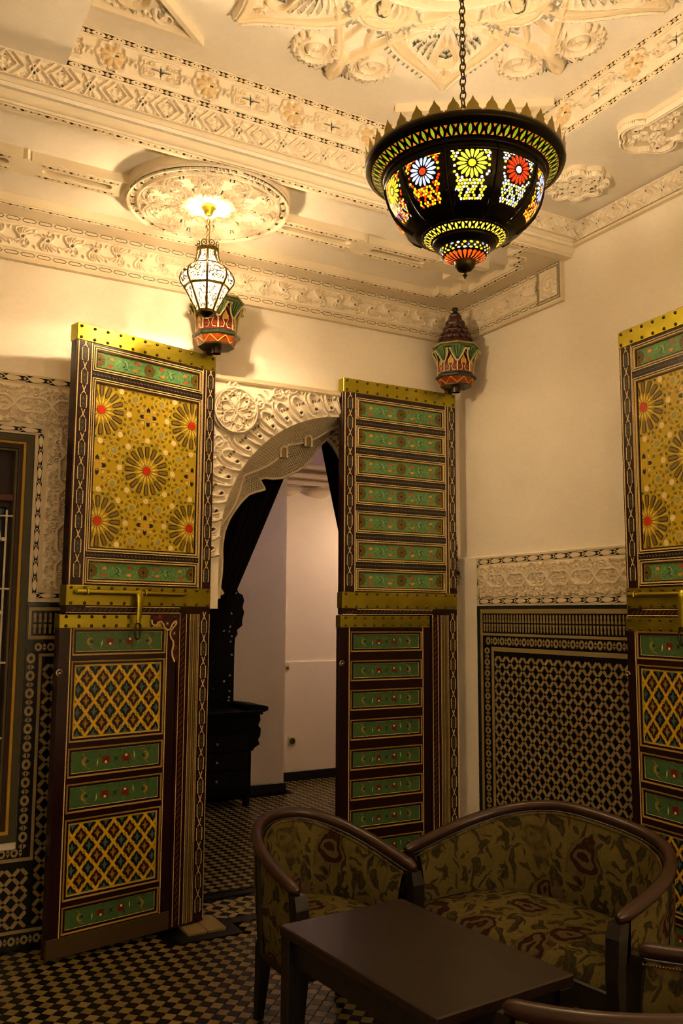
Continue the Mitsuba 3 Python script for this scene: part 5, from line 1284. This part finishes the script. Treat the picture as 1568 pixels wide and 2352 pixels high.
# ---- painted corbels that carry the door pivots
def octa(r, k=0): return ngon(8, r, PI / 8 + k)
def corbel(name, label, cx, cy, z0, cone, rot):
    k = thing(name, label, 'corbel', None); m0 = tr(cx, cy, z0) @ rz(rot); A = PI / 8
    RD, OR = (92, 22, 18), (136, 58, 20)
    m = MB(); m.prism(octa(.100), .004, .012, (34, 26, 24), bottom=True).lathe([(.026, -.03), (.028, .006)], (40, 28, 22), 14)
    m.lathe([(.094, .010), (.122, .050)], OR, 8, a0=A); put('base', m, 'varnish', k, m0)
    z = MB()
    for i in range(8):
        a = i * PI / 4 + PI / 8; p0, p1 = a - 0, a + PI / 4
        rr = lambda t: .094 + (.122 - .094) * t
        q = [(p0, .05), (p0 + PI / 8, .95), (p1, .05)]
        pts = []
        for (t0, h0), (t1, h1) in zip(q[:-1], q[1:]):
            for u in np.linspace(0, 1, 5):
                hh = h0 + (h1 - h0) * u; e0 = np.array([math.cos(p0), math.sin(p0)]) * rr(hh); e1 = np.array([math.cos(p1), math.sin(p1)]) * rr(hh); f = (t0 + (t1 - t0) * u - p0) / (PI / 4)
                xy = (e0 * (1 - f) + e1 * f) * 1.012; pts.append((*xy, .010 + .040 * hh))
        z.tube(pts, .0028, (214, 150, 60), 5)
    put('zigzag', z, 'varnish', k, m0)
    put('moulding', MB().lathe([(.122, .050), (.132, .056), (.132, .068), (.112, .076), (.108, .084)], (34, 48, 36), 8, a0=A), 'varnish', k, m0)
    put('drum', MB().lathe([(.112, .082), (.112, .20), (.120, .235)], RD, 8, a0=A), 'varnish', k, m0)
    w = 2 * .112 * math.sin(PI / 8); ap = .112 * math.cos(PI / 8)
    pl = MB(); hh = .125
    pl.prism(line([(-w / 2, 0), (-w / 2, .075)], .007), 0, .004, CRM).prism(line([(w / 2, 0), (w / 2, .075)], .007), 0, .004, CRM)
    pl.prism(line(bez((-w / 2, .07), (-w * .42, .10), (-.012, .115), (0, .150), 12), .006), 0, .005, CRM).prism(line(bez((w / 2, .07), (w * .42, .10), (.012, .115), (0, .150), 12), .006), 0, .005, CRM)
    va = np.array([(-.030, .006), (-.012, .008), (-.006, .030), (-.016, .052), (-.016, .072), (-.006, .086), (0, .104), (.006, .086), (.016, .072), (.016, .052), (.006, .030), (.012, .008), (.030, .006)])
    pl.prism(line(va, .0045, 1), 0, .004, CRM).prism(Polygon(va[3:10]), 0, .0030, (200, 156, 60))
    for sx in (-1, 1): pl.prism(ell(.011, .013, (sx * .024, .030), 9), 0, .0022, (136, 50, 44))
    pd = shared(pl, 'varnish')
    lf = MB()
    fan = Polygon([(-.006, 0), (.006, 0), (.032, .040), (.050, .078), (.020, .090), (.0, .098), (-.020, .090), (-.050, .078), (-.032, .040)])
    v, f, _ = tri2(fan); v3, f3 = trimesh.remesh.subdivide_to_size(np.c_[v, np.zeros(len(v))], f, .02)
    v3[:, 2] = .004 + .038 * (v3[:, 1] / .098) ** 2; lf.add(v3, f3, (106, 138, 84)); lf.add(v3 - [0, 0, .006], f3[:, ::-1], (100, 132, 80))
    lf.tube([(-.006, 0, .006), (-.032, .04, .012), (-.050, .078, .030), (-.054, .070, .040), (-.048, .062, .040)], .0045, (206, 196, 140), 6); lf.tube([(.006, 0, .006), (.032, .04, .012), (.050, .078, .030), (.054, .070, .040), (.048, .062, .040)], .0045, (206, 196, 140), 6)
    for sx in (-1, 0, 1): lf.tube([(sx * .003, .01, .006), (sx * .014, .045, .014), (sx * .024, .088, .036)], .003, (44, 74, 44), 5)
    ld = shared(lf, 'varnish')
    for i in range(8):
        a = i * PI / 4
        put_copy('arch_panel', pd, k, m0 @ fr((ap * math.cos(a), ap * math.sin(a), .086), (-math.sin(a), math.cos(a), 0), (0, 0, 1), (math.cos(a), math.sin(a), 0)))
        b = a + PI / 8; rr = .110
        put_copy('leaf', ld, k, m0 @ fr((rr * math.cos(b), rr * math.sin(b), .148), (-math.sin(b), math.cos(b), 0), (0, 0, 1), (math.cos(b), math.sin(b), 0)))
    put('top_plate', MB().prism(octa(.140), .240, .258, (74, 96, 60), bottom=True).prism(octa(.150), .258, .268, (150, 138, 76), bottom=True), 'varnish', k, m0)
    if cone:
        pr = [(.118, .268), (.118, .28), (.106, .30), (.100, .315), (.102, .325), (.088, .345), (.082, .36), (.084, .37), (.068, .395), (.062, .41), (.064, .42), (.048, .445), (.040, .465), (.042, .475), (.028, .478)]
        put('cone', MB().lathe(pr, (62, 36, 30), 8, a0=A), 'varnish', k, m0)
        sc = shared(MB().prism(Polygon([(-.016, .010), (-.012, -.006), (0, -.016), (.012, -.006), (.016, .010)]), 0, .006, (84, 60, 56), shrink=.003), 'varnish')
        for r_, z_, n in ((.108, .318, 16), (.092, .355, 14), (.076, .392, 12), (.058, .428, 9)):
            for i in range(n):
                a = i * 2 * PI / n; put_copy('scale', sc, f'{k}__cone', m0 @ fr((r_ * .95 * math.cos(a), r_ * .95 * math.sin(a), z_), (-math.sin(a), math.cos(a), 0), (-.4 * math.cos(a), -.4 * math.sin(a), .91), (.91 * math.cos(a), .91 * math.sin(a), .4)))
        put('finial', MB().lathe([(.028, .476), (.030, .49), (.016, .497), (.012, .506), (.020, .512), (.022, .522), (.014, .530), (.0005, .533)], (30, 26, 24), 12), 'varnish', k, m0, smooth=True)
corbel('corbel', 'brightly lit octagonal corbel painted red and green above the left door leaf', 1.700, 4.415, 3.052, False, -.30 + PI / 8)
corbel('corbel', 'dark octagonal corbel with a scaled cone top in the far corner', 3.325, 4.40, 3.045, True, -.55 + PI / 8)
# ================================================================ lamps
GLASS_T = 0.24     # dense coloured glass passes this share of the light
def glass(c): return np.tile(lin(c) * GLASS_T, (1, 1))
BLACKM, OLDBR = (36, 31, 21), (92, 78, 40)
def chain(p0, p1, link, wire, col):
    m = MB(); n = max(1, int(np.linalg.norm(np.subtract(p1, p0)) / (link * 0.74))); p0, p1 = np.asarray(p0, float), np.asarray(p1, float)
    t = np.linspace(0, 2 * PI, 13)[:-1]
    for i in range(n):
        c = p0 + (p1 - p0) * (i + .5) / n; a = (PI / 2) * (i % 2) + .4
        e = np.c_[link * .30 * np.cos(t) * math.cos(a), link * .30 * np.cos(t) * math.sin(a), link * .5 * np.sin(t)]
        m.tube(c + e, wire, col, 5, closed=True, up=(math.cos(a + PI / 2), math.sin(a + PI / 2), 0))
    return m

# ---- the big chandelier
CX, CY = 1.716, 2.215
CH = thing('chandelier', 'large dark metal bowl chandelier with coloured glass flower windows and a spiked crown', 'chandelier')
CM = tr(CX, CY, 0)
PROF = np.array([(0.262, 3.038), (0.262, 3.01), (0.258, 2.985), (0.247, 2.945), (0.226, 2.905), (0.196, 2.872), (0.162, 2.85), (0.142, 2.842)])
sl = np.r_[0, np.cumsum(np.linalg.norm(np.diff(PROF, axis=0), axis=1))]; SL = sl[-1]
def wrap(v2, ins=0.0):
    """(angle, distance down the profile) -> point on the bowl"""
    rr = np.interp(v2[:, 1], sl, PROF[:, 0]) + ins; zz = np.interp(v2[:, 1], sl, PROF[:, 1])
    return np.c_[rr * np.cos(v2[:, 0]), rr * np.sin(v2[:, 0]), zz]
def tri_fine(poly, size):
    v, f, _ = tri2(poly)
    v3, f3 = trimesh.remesh.subdivide_to_size(np.c_[v, np.zeros(len(v))], f, size, max_iter=8)
    return v3[:, :2], f3
NP = 10; W = 2 * PI / NP; RM = 0.235
YEL, GRN, REDG, BLU, WHT, ORG = (255, 205, 40), (190, 225, 60), (255, 40, 14), (120, 150, 255), (245, 248, 255), (255, 130, 20)
SCH = [(GRN, YEL, (YEL, WHT, GRN)), (BLU, REDG, (YEL, REDG, ORG)), (YEL, GRN, (YEL, REDG, BLU)), (YEL, GRN, (ORG, YEL, REDG)), (BLU, YEL, (ORG, BLU, YEL)),
       (REDG, YEL, (BLU, WHT, GRN)), (GRN, REDG, (YEL, ORG, GRN)), (BLU, WHT, (GRN, YEL, REDG)), (BLU, ORG, (ORG, YEL, REDG)), (REDG, (150, 190, 255), (BLU, WHT, GRN))]
a_cam = math.atan2(-CY, -CX)
rng = random.Random(8)
def window_pieces(sch):
    """glass pieces in metres, x across, y down from the top edge of the window"""
    pc, cc, bc = sch; out = []; c = (0, 0.058); R1, R2 = 0.0145, 0.0425
    for k in range(16):
        a = k * PI / 8
        q = [(R1, 0), (R1 + .006, .0028), (R2 - .008, .0050), (R2, 0.0030), (R2 + .002, 0), (R2, -0.0030), (R2 - .008, -.0050), (R1 + .006, -.0028)]
        out.append((Polygon(mv(q, c[0], c[1], a)), pc))
    out.append((ell(.0108, .0108, c, 12), cc))
    used = [p for p, _ in out]; un = unary_union(used).buffer(.0010)
    hx = .0100
    for row in range(19):
        for col in range(-7, 8):
            x, y = (col + .5 * (row % 2)) * hx + rng.uniform(-.0008, .0008), .009 + row * hx * .90 + rng.uniform(-.0006, .0006)
            if abs(x) > .060 - .020 * (y / .17) or y > .168: continue
            big = abs(abs(x) - .022) < .006 and 13.5 < row < 15.5
            p = ell(*((.0085, .0085) if big else (.0044, .0044)), (x, y), 8)
            if not un.intersects(p): un = un.union(p.buffer(.0006)); out.append((p, bc[(row + col) % 3] if not big else cc))
    return out
bowl = MB()
for i in range(NP):
    a0 = a_cam + .10 + i * W; pcs = window_pieces(SCH[(-i) % NP]); gl = MB(); holes = []
    lead = Polygon([(-.066, .004), (.066, .004), (.044, .176), (-.044, .176)])
    for p, c in pcs:
        q = affinity.affine_transform(p, [1 / RM, 0, 0, 1, 0, 0.012]); holes.append(q)
        v, f, _ = tri2(q.buffer(.002)); v = v + [a0, 0]
        gl.add(wrap(v, -.002), f, glass(c))
    put('glass_window', gl, 'stained', CH, CM)
    # rays of petals are cut through the metal sheet
    sect = Polygon([(-W / 2, 0), (W / 2, 0), (W / 2, SL), (-W / 2, SL)]).difference(unary_union(holes))
    for p in polys(sect):
        v, f = tri_fine(p, 0.03); bowl.add(wrap(v + [a0, 0]), f, BLACKM)
put('bowl', bowl, 'metal', CH, CM)
for i in range(NP):
    a = a_cam + .10 + (i + .5) * W
    t = np.linspace(.01, SL - .03, 14)
    put('rib', MB().tube(wrap(np.c_[np.full(14, a), t], .002), .0045, BLACKM, 6, up=(math.cos(a), math.sin(a), 0.01)), 'metal', CH, CM, smooth=True)
def band(name, r0, z0, r1, z1, N, lens, tri_c):
    """conical band pierced by lens-shaped and triangular panes"""
    L = math.hypot(r1 - r0, z1 - z0); rm = (r0 + r1) / 2; st = 2 * PI / N; gl, mt = MB(), MB()
    def wr(v, ins=0): t = v[:, 1] / L; r = r0 + (r1 - r0) * t; z = z0 + (z1 - z0) * t + ins; return np.c_[r * np.cos(v[:, 0]), r * np.sin(v[:, 0]), z]
    w = st * rm
    le = Polygon([(0, L * .2), (w * .15, L * .34), (w * .19, L * .5), (w * .15, L * .66), (0, L * .82), (-w * .15, L * .66), (-w * .19, L * .5), (-w * .15, L * .34)])
    ta = Polygon([(w * .5 - w * .22, L * .2), (w * .5 + w * .22, L * .2), (w * .5, L * .40)]); tb = Polygon([(w * .5 - w * .22, L * .8), (w * .5 + w * .22, L * .8), (w * .5, L * .60)])
    sq = sbox(-w * .0, 0, w, L)
    cut = unary_union([le, affinity.translate(le, w, 0), ta, tb])
    for i in range(N):
        for g, c in ((le, lens), (ta, tri_c), (tb, tri_c)):
            v, f, _ = tri2(g.buffer(.0015)); v = np.c_[v[:, 0] / rm + i * st, v[:, 1]]; gl.add(wr(v, .0015), f, glass(c))
        for p in polys(sq.difference(cut)):
            v, f, _ = tri2(p); v = np.c_[v[:, 0] / rm + i * st, v[:, 1]]; mt.add(wr(v), f, BLACKM)
    put(name, mt, 'metal', CH, CM); put(name + '_glass', gl, 'stained', CH, CM)
band('rim_flange', .268, 3.040, .318, 3.072, 64, (128, 158, 38), (176, 112, 26))
m = MB()
m.lathe([(.262, 3.030), (.270, 3.034), (.271, 3.042), (.262, 3.044)], BLACKM, 64)
m.lathe([(.312, 3.066), (.328, 3.074), (.332, 3.084), (.329, 3.096), (.324, 3.096), (.324, 3.084), (.312, 3.074)], BLACKM, 64)
m.lathe([(.262, 3.008), (.2665, 3.012), (.2665, 3.018), (.262, 3.022)], BLACKM, 64)
put('rim_ring', m, 'metal', CH, CM, smooth=True)
NT = 36
u = MB(); tooth = Polygon([(-.029, 0), (.029, 0), (.026, .007), (.019, .010), (.017, .020), (.012, .027), (.006, .034), (0, .047), (-.006, .034), (-.012, .027), (-.017, .020), (-.019, .010), (-.026, .007)])
u.prism(tooth, -.0008, .0008, (150, 132, 70), bottom=True)
tm = shared(u, 'metal')
for i in range(NT):
    a = a_cam + (i + .5) * 2 * PI / NT
    put_copy('crown_spike', tm, CH, CM @ fr((.327 * math.cos(a), .327 * math.sin(a), 3.092), (-math.sin(a), math.cos(a), 0), (.10 * math.cos(a), .10 * math.sin(a), .995), (math.cos(a), math.sin(a), -.1)))
band('lower_band', .142, 2.842, .104, 2.822, 36, (225, 235, 70), (255, 190, 60))
# small bottom dome
PROF2 = np.array([(.106, 2.822), (.104, 2.812), (.088, 2.806), (.084, 2.798), (.078, 2.782), (.062, 2.768), (.042, 2.760), (.028, 2.757)])
PROF, sl_o = PROF2, sl; sl = np.r_[0, np.cumsum(np.linalg.norm(np.diff(PROF2, axis=0), axis=1))]; SL2 = sl[-1]
dm, gl = MB(), MB()
put('dome_collar', MB().lathe([(r, z) for r, z in PROF2[3::-1]], BLACKM, 48), 'metal', CH, CM, smooth=True)
s3 = sl[3]
for i in range(24):
    a0 = i * 2 * PI / 24; w = 2 * PI / 24; holes = []
    ray = Polygon([(a0 + w * .12, s3 + .034), (a0 + w * .3, s3 + .030), (a0 + w * .5, s3 + .028), (a0 + w * .7, s3 + .030), (a0 + w * .88, s3 + .034), (a0 + w * .62, SL2 - .004), (a0 + w * .38, SL2 - .004)])
    gl.add(wrap(tri2(ray)[0], -.001), tri2(ray)[1], glass((255, 70, 16))); holes.append(ray)
    for k, (yy, off) in enumerate(((.004, .5), (.012, .0), (.020, .5))):
        rr = np.interp(s3 + yy, sl, PROF2[:, 0]); p = affinity.affine_transform(ell(.0062, .0040, (0, 0), 7), [1 / rr, 0, 0, 1, a0 + w * off + (w * .02 if off == 0 else 0), s3 + yy])
        gl.add(wrap(tri2(p)[0], -.001), tri2(p)[1], [GRN, YEL, WHT, GRN, BLU][(i * 3 + k) % 5] and glass([GRN, YEL, WHT, GRN, BLU][(i * 3 + k) % 5])); holes.append(p)
    for p in polys(sbox(a0, s3, a0 + w, SL2).difference(unary_union(holes))):
        v, f = tri_fine(p, .05); dm.add(wrap(v), f, BLACKM)
put('bottom_dome', dm, 'metal', CH, CM); put('bottom_dome_glass', gl, 'stained', CH, CM)
ft = [(.0005, 2.700), (.004, 2.704), (.003, 2.708), (.008, 2.711), (.008, 2.714), (.003, 2.718), (.006, 2.723), (.022, 2.728), (.033, 2.742), (.036, 2.757), (.034, 2.768), (.028, 2.770)]
put('finial', MB().lathe(ft, (64, 54, 30), 28), 'metal', CH, CM, smooth=True)
put('chain', chain((0, 0, 3.10), (0, 0, ZC - .03), .034, .0028, (70, 60, 40)), 'metal', CH, CM, smooth=True)
hk = MB(); hk.ball((0, 0, 3.09), .012, BLACKM, 1)
for k in range(4):
    a = a_cam + PI / 4 + k * PI / 2
    hk.tube([(.262 * math.cos(a), .262 * math.sin(a), 3.042), (.004 * math.cos(a), .004 * math.sin(a), 3.085)], .0022, BLACKM, 5)
put('suspension_wire', hk, 'metal', CH, CM)
st = MB().lathe([(.012, 2.93), (.014, 2.96), (.012, 2.99), (.0, 2.99)], (200, 190, 160), 10)
for k in range(4):
    a = a_cam + PI / 4 + k * PI / 2
put('lamp_holder', st.tube([(0, 0, 2.762), (0, 0, 2.94)], .005, BLACKM, 6), 'paint', CH, CM)
bulb('bulb', CH, (CX, CY, 3.018), .030, CHAND_W)

# ---- the small lantern in the aisle
LX, LY, LZ = 1.465, 3.95, 3.546
LA = thing('lantern', 'small brass lantern with frosted filigree glass hanging lit from the round medallion', 'lantern')
LM = tr(LX, LY, 0) @ np.diag([1.045, 1.045, 1.045, 1.0]) @ tr(0, 0, 1.6 / 1.045 - 1.6 - .014); al = math.atan2(-LY, -LX) 
lp = np.array([(.038, 3.015), (.058, 3.055), (.083, 3.105), (.101, 3.138), (.108, 3.146), (.122, 3.166), (.126, 3.185), (.121, 3.205), (.106, 3.225), (.082, 3.243), (.062, 3.262), (.052, 3.285), (.047, 3.312), (.047, 3.335)])
put('canopy', MB().lathe([(.005, LZ - .046), (.014, LZ - .044), (.021, LZ - .033), (.025, LZ - .016), (.034, LZ - .012), (.036, LZ - .003), (.024, LZ)], (170, 132, 40), 28), 'brass_metal', LA, LM, smooth=True)
put('chain', chain((0, 0, 3.375), (0, 0, LZ - .06), .03, .0024, (120, 96, 40)).tube([(0.004, 0, LZ - .06), (.010, .004, LZ - .11), (.003, 0, 3.37)], .002, (150, 130, 80), 5), 'metal', LA, LM)
def lw(k, t, row):
    """point on facet k (0..1 across) at profile height row"""
    a0 = al + k * PI / 4; a1 = a0 + PI / 4; r = np.interp(row, lp[:, 1], lp[:, 0])
    p0, p1 = np.stack([r * np.cos(a0), r * np.sin(a0)], -1), np.stack([r * np.cos(a1), r * np.sin(a1)], -1)
    xy = p0 * (1 - t)[:, None] + p1 * t[:, None]; bul = 1 + .06 * np.sin(PI * t)
    return np.c_[xy * bul[:, None], row]
rng = random.Random(4)
for k in range(8):
    for nm, z0, z1 in (('upper_pane', 3.25, 3.318), ('middle_pane', 3.152, 3.242), ('lower_pane', 3.03, 3.136)):
        tt, zz = np.meshgrid(np.linspace(.04, .96, 6), np.linspace(z0, z1, 8), indexing='ij')
        V = lw(k, tt.ravel(), zz.ravel()); i, j = np.meshgrid(np.arange(5), np.arange(7), indexing='ij')
        q = np.stack([i * 8 + j, (i + 1) * 8 + j, (i + 1) * 8 + j + 1, i * 8 + j + 1], -1).reshape(-1, 4)
        gp = put(nm, (V, np.vstack([q[:, [0, 1, 2]], q[:, [0, 2, 3]]]), np.ones_like(V)), 'frosted', LA, LM)
    fl_ = MB()
    for nn, z0, z1 in ((46, 3.155, 3.238), (28, 3.035, 3.13), (12, 3.255, 3.31)):
        for _ in range(nn):
            t0, zc = rng.uniform(.1, .9), rng.uniform(z0, z1); s = rng.uniform(.05, .10); a = rng.uniform(0, 6.28)
            c = mv(bez((-1, 0), (-.4, .8), (.5, -.7), (1, .3), 7), t0, 0, a, s); zs = zc + (c[:, 1]) * .10
            fl_.tube(lw(k, np.clip(c[:, 0], .03, .97), np.clip(zs, z0, z1)) * [1.015, 1.015, 1], .0017, (70, 60, 34), 4, caps=False)
    ct = np.linspace(0, 2 * PI, 14)
    fl_.tube(lw(k, .5 + .17 * np.cos(ct), 3.200 + .015 * np.sin(ct)) * [1.02, 1.02, 1], .0020, (70, 60, 34), 4)
    put('filigree', fl_, 'metal', LA, LM, kind='stuff')
    a = al + k * PI / 4
    rb = np.c_[lp[:, 0] * np.cos(a), lp[:, 0] * np.sin(a), lp[:, 1]]
    put('rib', MB().tube(rb, .0056, (112, 94, 52), 6, up=(math.cos(a), math.sin(a), .02)), 'metal', LA, LM, smooth=True)
for z, r, h in ((3.141, .105, .006), (3.245, .080, .0045), (3.024, .043, .006), (3.322, .049, .006)):
    put('belt', MB().lathe([(r - .003, z - h), (r + .004, z - h), (r + .004, z + h), (r - .003, z + h)], (112, 94, 52), 8, a0=al), 'metal', LA, LM)
put('base_cup', MB().lathe([(.0005, 2.998), (.012, 2.999), (.022, 3.006), (.030, 3.012), (.040, 3.024)], (60, 48, 26), 24), 'metal', LA, LM, smooth=True)
cr = MB()
for k in range(8):
    a = al + (k + .5) * PI / 4; c = np.array([.047 * math.cos(a), .047 * math.sin(a), 3.350]); t = np.linspace(0, 2 * PI, 12)[:-1]
    e = np.c_[-math.sin(a) * .013 * np.cos(t), math.cos(a) * .013 * np.cos(t), .014 * np.sin(t)]
    cr.tube(c + e, .0032, (96, 80, 46), 5, closed=True, up=(math.cos(a), math.sin(a), 0)); cr.ball(c, .005, (96, 80, 46), 1)
put('crown', cr.lathe([(.049, 3.328), (.052, 3.333), (.049, 3.338)], (96, 80, 46), 24), 'metal', LA, LM)
bulb('bulb', LA, (LX, LY, 1.586 + 1.59 * 1.045), .030, LANTERN_W)

# ---- fill lamps added on the unseen near wall, to light the room
for i, (x, y, z, nx_, ny_, lb) in enumerate(((.9, -1.6, 2.15, 0, 1, 'unseen globe lamp added as fill, left of the pair behind the viewer'), (2.5, -1.6, 2.15, 0, 1, 'unseen globe lamp added as fill, right of the pair behind the viewer'))):
    k = thing('wall_lamp', lb, 'fill lamp')
    put('bracket', MB().bbox((-.05, -.004, -.08), (.05, .016, .08), (140, 110, 50), .004).tube([(0, .01, 0), (0, .10, -.05), (0, .16, -.05), (0, .16, -.02)], .010, (140, 110, 50), 8), 'metal', k, fr((x, y, z), (ny_, -nx_, 0), (nx_, ny_, 0), (0, 0, 1)))
    bulb('globe', k, (x + .16 * nx_, y + .16 * ny_, z + .10), .12, FILL_W)
# ================================================================ furniture
WOOD, WOODD = (46, 23, 12), (9, 5, 4)
def uvput(name, V, F, uv, parent, M):
    V = V @ M[:3, :3].T + M[:3, 3]; k = key_of(name, parent)
    scene[k] = ply((V, F), 'tapestry', smooth=True, uv=uv, color=np.ones_like(V)); return k
def gridf(n, m):
    i, j = np.meshgrid(np.arange(n - 1), np.arange(m - 1), indexing='ij')
    q = np.stack([i * m + j, (i + 1) * m + j, (i + 1) * m + j + 1, i * m + j + 1], -1).reshape(-1, 4)
    return np.vstack([q[:, [0, 1, 2]], q[:, [0, 2, 3]]])
def tub_seat(name, label, cat, M, a, D, zt, zb, crest, sq, cx0=0.0, group=None):
    """tub chair or settee: bent wooden rim from arm tip to arm tip, upholstered shell, domed seat. Local y = backwards, tips at y = 0."""
    k = thing(name, label, cat, group)
    t = np.linspace(0, PI, 121)
    c, s = np.cos(t), np.sin(t)
    X = -a * np.sign(c) * np.abs(c) ** sq; Y = D * s ** sq
    q = np.clip(Y / D, 0, 1)
    Z = zt + (zb - zt) * (q ** 1.15) + crest * np.exp(-((X + cx0) / (a * .62)) ** 2) * q ** 3
    rim = np.c_[X, Y, Z]
    seg_ = np.r_[0, np.cumsum(np.linalg.norm(np.diff(rim, axis=0), axis=1))]
    tt = np.linspace(0, seg_[-1], 110); rim = np.c_[[np.interp(tt, seg_, rim[:, i]) for i in range(3)]].T; L = tt
    # outward normals in plan
    d = np.gradient(rim[:, :2], axis=0); n = np.c_[-d[:, 1], d[:, 0]]; n /= np.linalg.norm(n, axis=1, keepdims=True)
    ctr = np.array([0, D * .35]); n *= np.sign(((rim[:, :2] - ctr) * n).sum(1))[:, None]
    rad = np.full(110, .0235); rad[:4] = [.012, .019, .022, .0235]; rad[-4:] = [.0235, .022, .019, .012]
    put('rim', MB().tube(rim, rad, WOOD, 12), 'polish', k, M, smooth=True)
    put('rim_bead', MB().tube(rim + np.c_[-n * .020, np.full(110, -.022)], .008, WOODD, 6), 'polish', k, M, smooth=True)
    # inner and outer shell
    m = 14; v = np.linspace(0, 1, m)
    for nm, off0, off1, zlow in (('backrest', -.030, -.058, .36), ('outer_back', .012, -.012, .27)):
        zz = (rim[:, 2] - .022)[:, None] * (1 - v) + zlow * v
        puff = (.016 * np.sin(PI * v) if nm == 'backrest' else .006 * np.sin(PI * v))
        o = (off0 * (1 - v) + off1 * v) - (puff if nm == 'backrest' else -puff)
        P = np.stack([rim[:, 0][:, None] + n[:, 0][:, None] * o, rim[:, 1][:, None] + n[:, 1][:, None] * o, zz], -1)
        sl_ = slice(3, -3); P = P[sl_]
        uv = np.stack([np.repeat(L[sl_][:, None], m, 1), zz[sl_] + (0 if nm == 'backrest' else .7)], -1)
        uvput(nm, P.reshape(-1, 3), gridf(len(P), m), uv.reshape(-1, 2), k, M)
    # nail trim under the rim
    tk = np.arange(.03, L[-1] - .03, .011); tp = np.c_[[np.interp(tk, L, (rim[:, i] + (-n[:, i] * .034 if i < 2 else -.030))) for i in range(3)]].T
    u = MB().ball((0, 0, 0), .0042, (120, 100, 52), 0); tm = MB().rep(u, [tr(*p) for p in tp])
    put('nail_trim', tm, 'metal', k, M, kind='stuff')
    # seat
    na, nr = 64, 14; A_ = np.linspace(0, 2 * PI, na, endpoint=False); outl = []
    inn = rim[:, :2] - n * .052
    outl = np.vstack([inn[2:-2], np.c_[np.linspace(inn[-3, 0], inn[2, 0], 24), -.012 - .018 * np.sin(np.linspace(0, PI, 24))]])
    c0 = outl.mean(0); rr = np.linspace(0, 1, nr)
    P = c0 + (outl - c0)[:, None] * rr[None, :, None]; no = len(outl)
    zz = .405 + .045 * (1 - rr ** 3.0); zz = np.where(rr > .97, .375, zz)
    V = np.concatenate([P, np.repeat(zz[None, :, None], no, 0)], -1)
    V = np.concatenate([V, V[:1]], 0)
    uvput('seat', V.reshape(-1, 3), gridf(no + 1, nr)[:, ::-1], (V[..., :2] * [1.0, 1.0] + [.3, 1.9]).reshape(-1, 2), k, M)
    # wooden seat frame, arm posts, legs
    fr_o = Polygon(rim[2:-2, :2] - n[2:-2] * .008).buffer(0); fr_i = Polygon(rim[2:-2, :2] - n[2:-2] * .045).buffer(0)
    put('seat_rail', MB().prism(fr_o.difference(fr_i), .270, .355, WOODD, bottom=True).bbox((-a + .03, -.024, .285), (a - .03, .016, .375), WOODD, .006), 'polish', k, M)
    for sx in (-1, 1):
        px_ = sx * (a - .004)
        path = np.array([(px_, .010, zt - .012), (px_, -.004, zt - .06), (px_ - sx * .004, -.012, .42), (px_ - sx * .006, .0, .30), (px_ - sx * .004, .004, .16), (px_, -.008, .0)])
        post = MB()
        wd = [.025, .027, .024, .026, .019, .015]
        for p0, p1, w0, w1 in zip(path[:-1], path[1:], wd[:-1], wd[1:]):
            e = np.array([[x * w, y * w * .9] for x, y in ((-1, -1), (1, -1), (1, 1), (-1, 1)) for w in (1,)])
            V = np.vstack([np.c_[e * w0 + p0[:2], np.full(4, p0[2])], np.c_[e * w1 + p1[:2], np.full(4, p1[2])]])
            h = trimesh.convex.convex_hull(V); post.add(h.vertices, h.faces, WOODD)
        put('arm_post', post, 'polish', k, M)
        bx, by = sx * a * .70, D * .68
        path = np.array([(bx, by, .30), (bx + sx * .002, by + .01, .16), (bx + sx * .004, by + .03, .0)]); rl = MB()
        for p0, p1, w0, w1 in zip(path[:-1], path[1:], (.026, .021), (.021, .015)):
            e = np.array([(-1, -1), (1, -1), (1, 1), (-1, 1)], float)
            h = trimesh.convex.convex_hull(np.vstack([np.c_[e * w0 + p0[:2], np.full(4, p0[2])], np.c_[e * w1 + p1[:2], np.full(4, p1[2])]])); rl.add(h.vertices, h.faces, WOODD)
        put('rear_leg', rl, 'polish', k, M)
        up_ = np.array([(sx * a * .93, D * .52, .30), (sx * a * .97, D * .55, zt + .06)])
        put('side_stile', MB().tube(up_, .014, WOODD, 6), 'polish', k, M)
    return k
def seatM(cx, cy, bx, by):
    b = np.array([bx, by]) / math.hypot(bx, by)
    return fr((cx, cy, 0), (b[1], -b[0], 0), (b[0], b[1], 0), (0, 0, 1))
tub_seat('armchair', 'floral tub armchair with bent wooden rim standing in front of the doorway', 'armchair', seatM(1.775, 2.985, -.09, .996), .275, .56, .600, .732, .012, .80)
tub_seat('settee', 'two-seat floral settee with wooden rim standing along the tiled right wall', 'sofa', seatM(2.215, 2.70, .99, .13), .53, .575, .610, .750, .034, .62, .12)
tub_seat('armchair', 'floral tub armchair in the dark foreground cut by the bottom right corner', 'armchair', seatM(1.793, 1.855, .17, -.985), .300, .56, .635, .745, .012, .80)

TB = thing('coffee_table', 'low dark brown wooden table with a plain polished top', 'table')
TM_ = fr((1.572, 2.305, 0), (math.cos(.075), math.sin(.075), 0), (-math.sin(.075), math.cos(.075), 0), (0, 0, 1))
put('tabletop', MB().bbox((-.25, -.395, .570), (.25, .395, .602), (26, 11, 9), .004), 'polish', TB, TM_)
put('apron', MB().prism(sbox(-.225, -.37, .225, .37).difference(sbox(-.205, -.35, .205, .35)), .49, .57, WOODD, bottom=True), 'polish', TB, TM_)
for sx in (-1, 1):
    for sy in (-1, 1): put('leg', MB().bbox((sx * .222 - .024, sy * .367 - .024, 0), (sx * .222 + .024, sy * .367 + .024, .57), WOODD, .004), 'polish', TB, TM_)
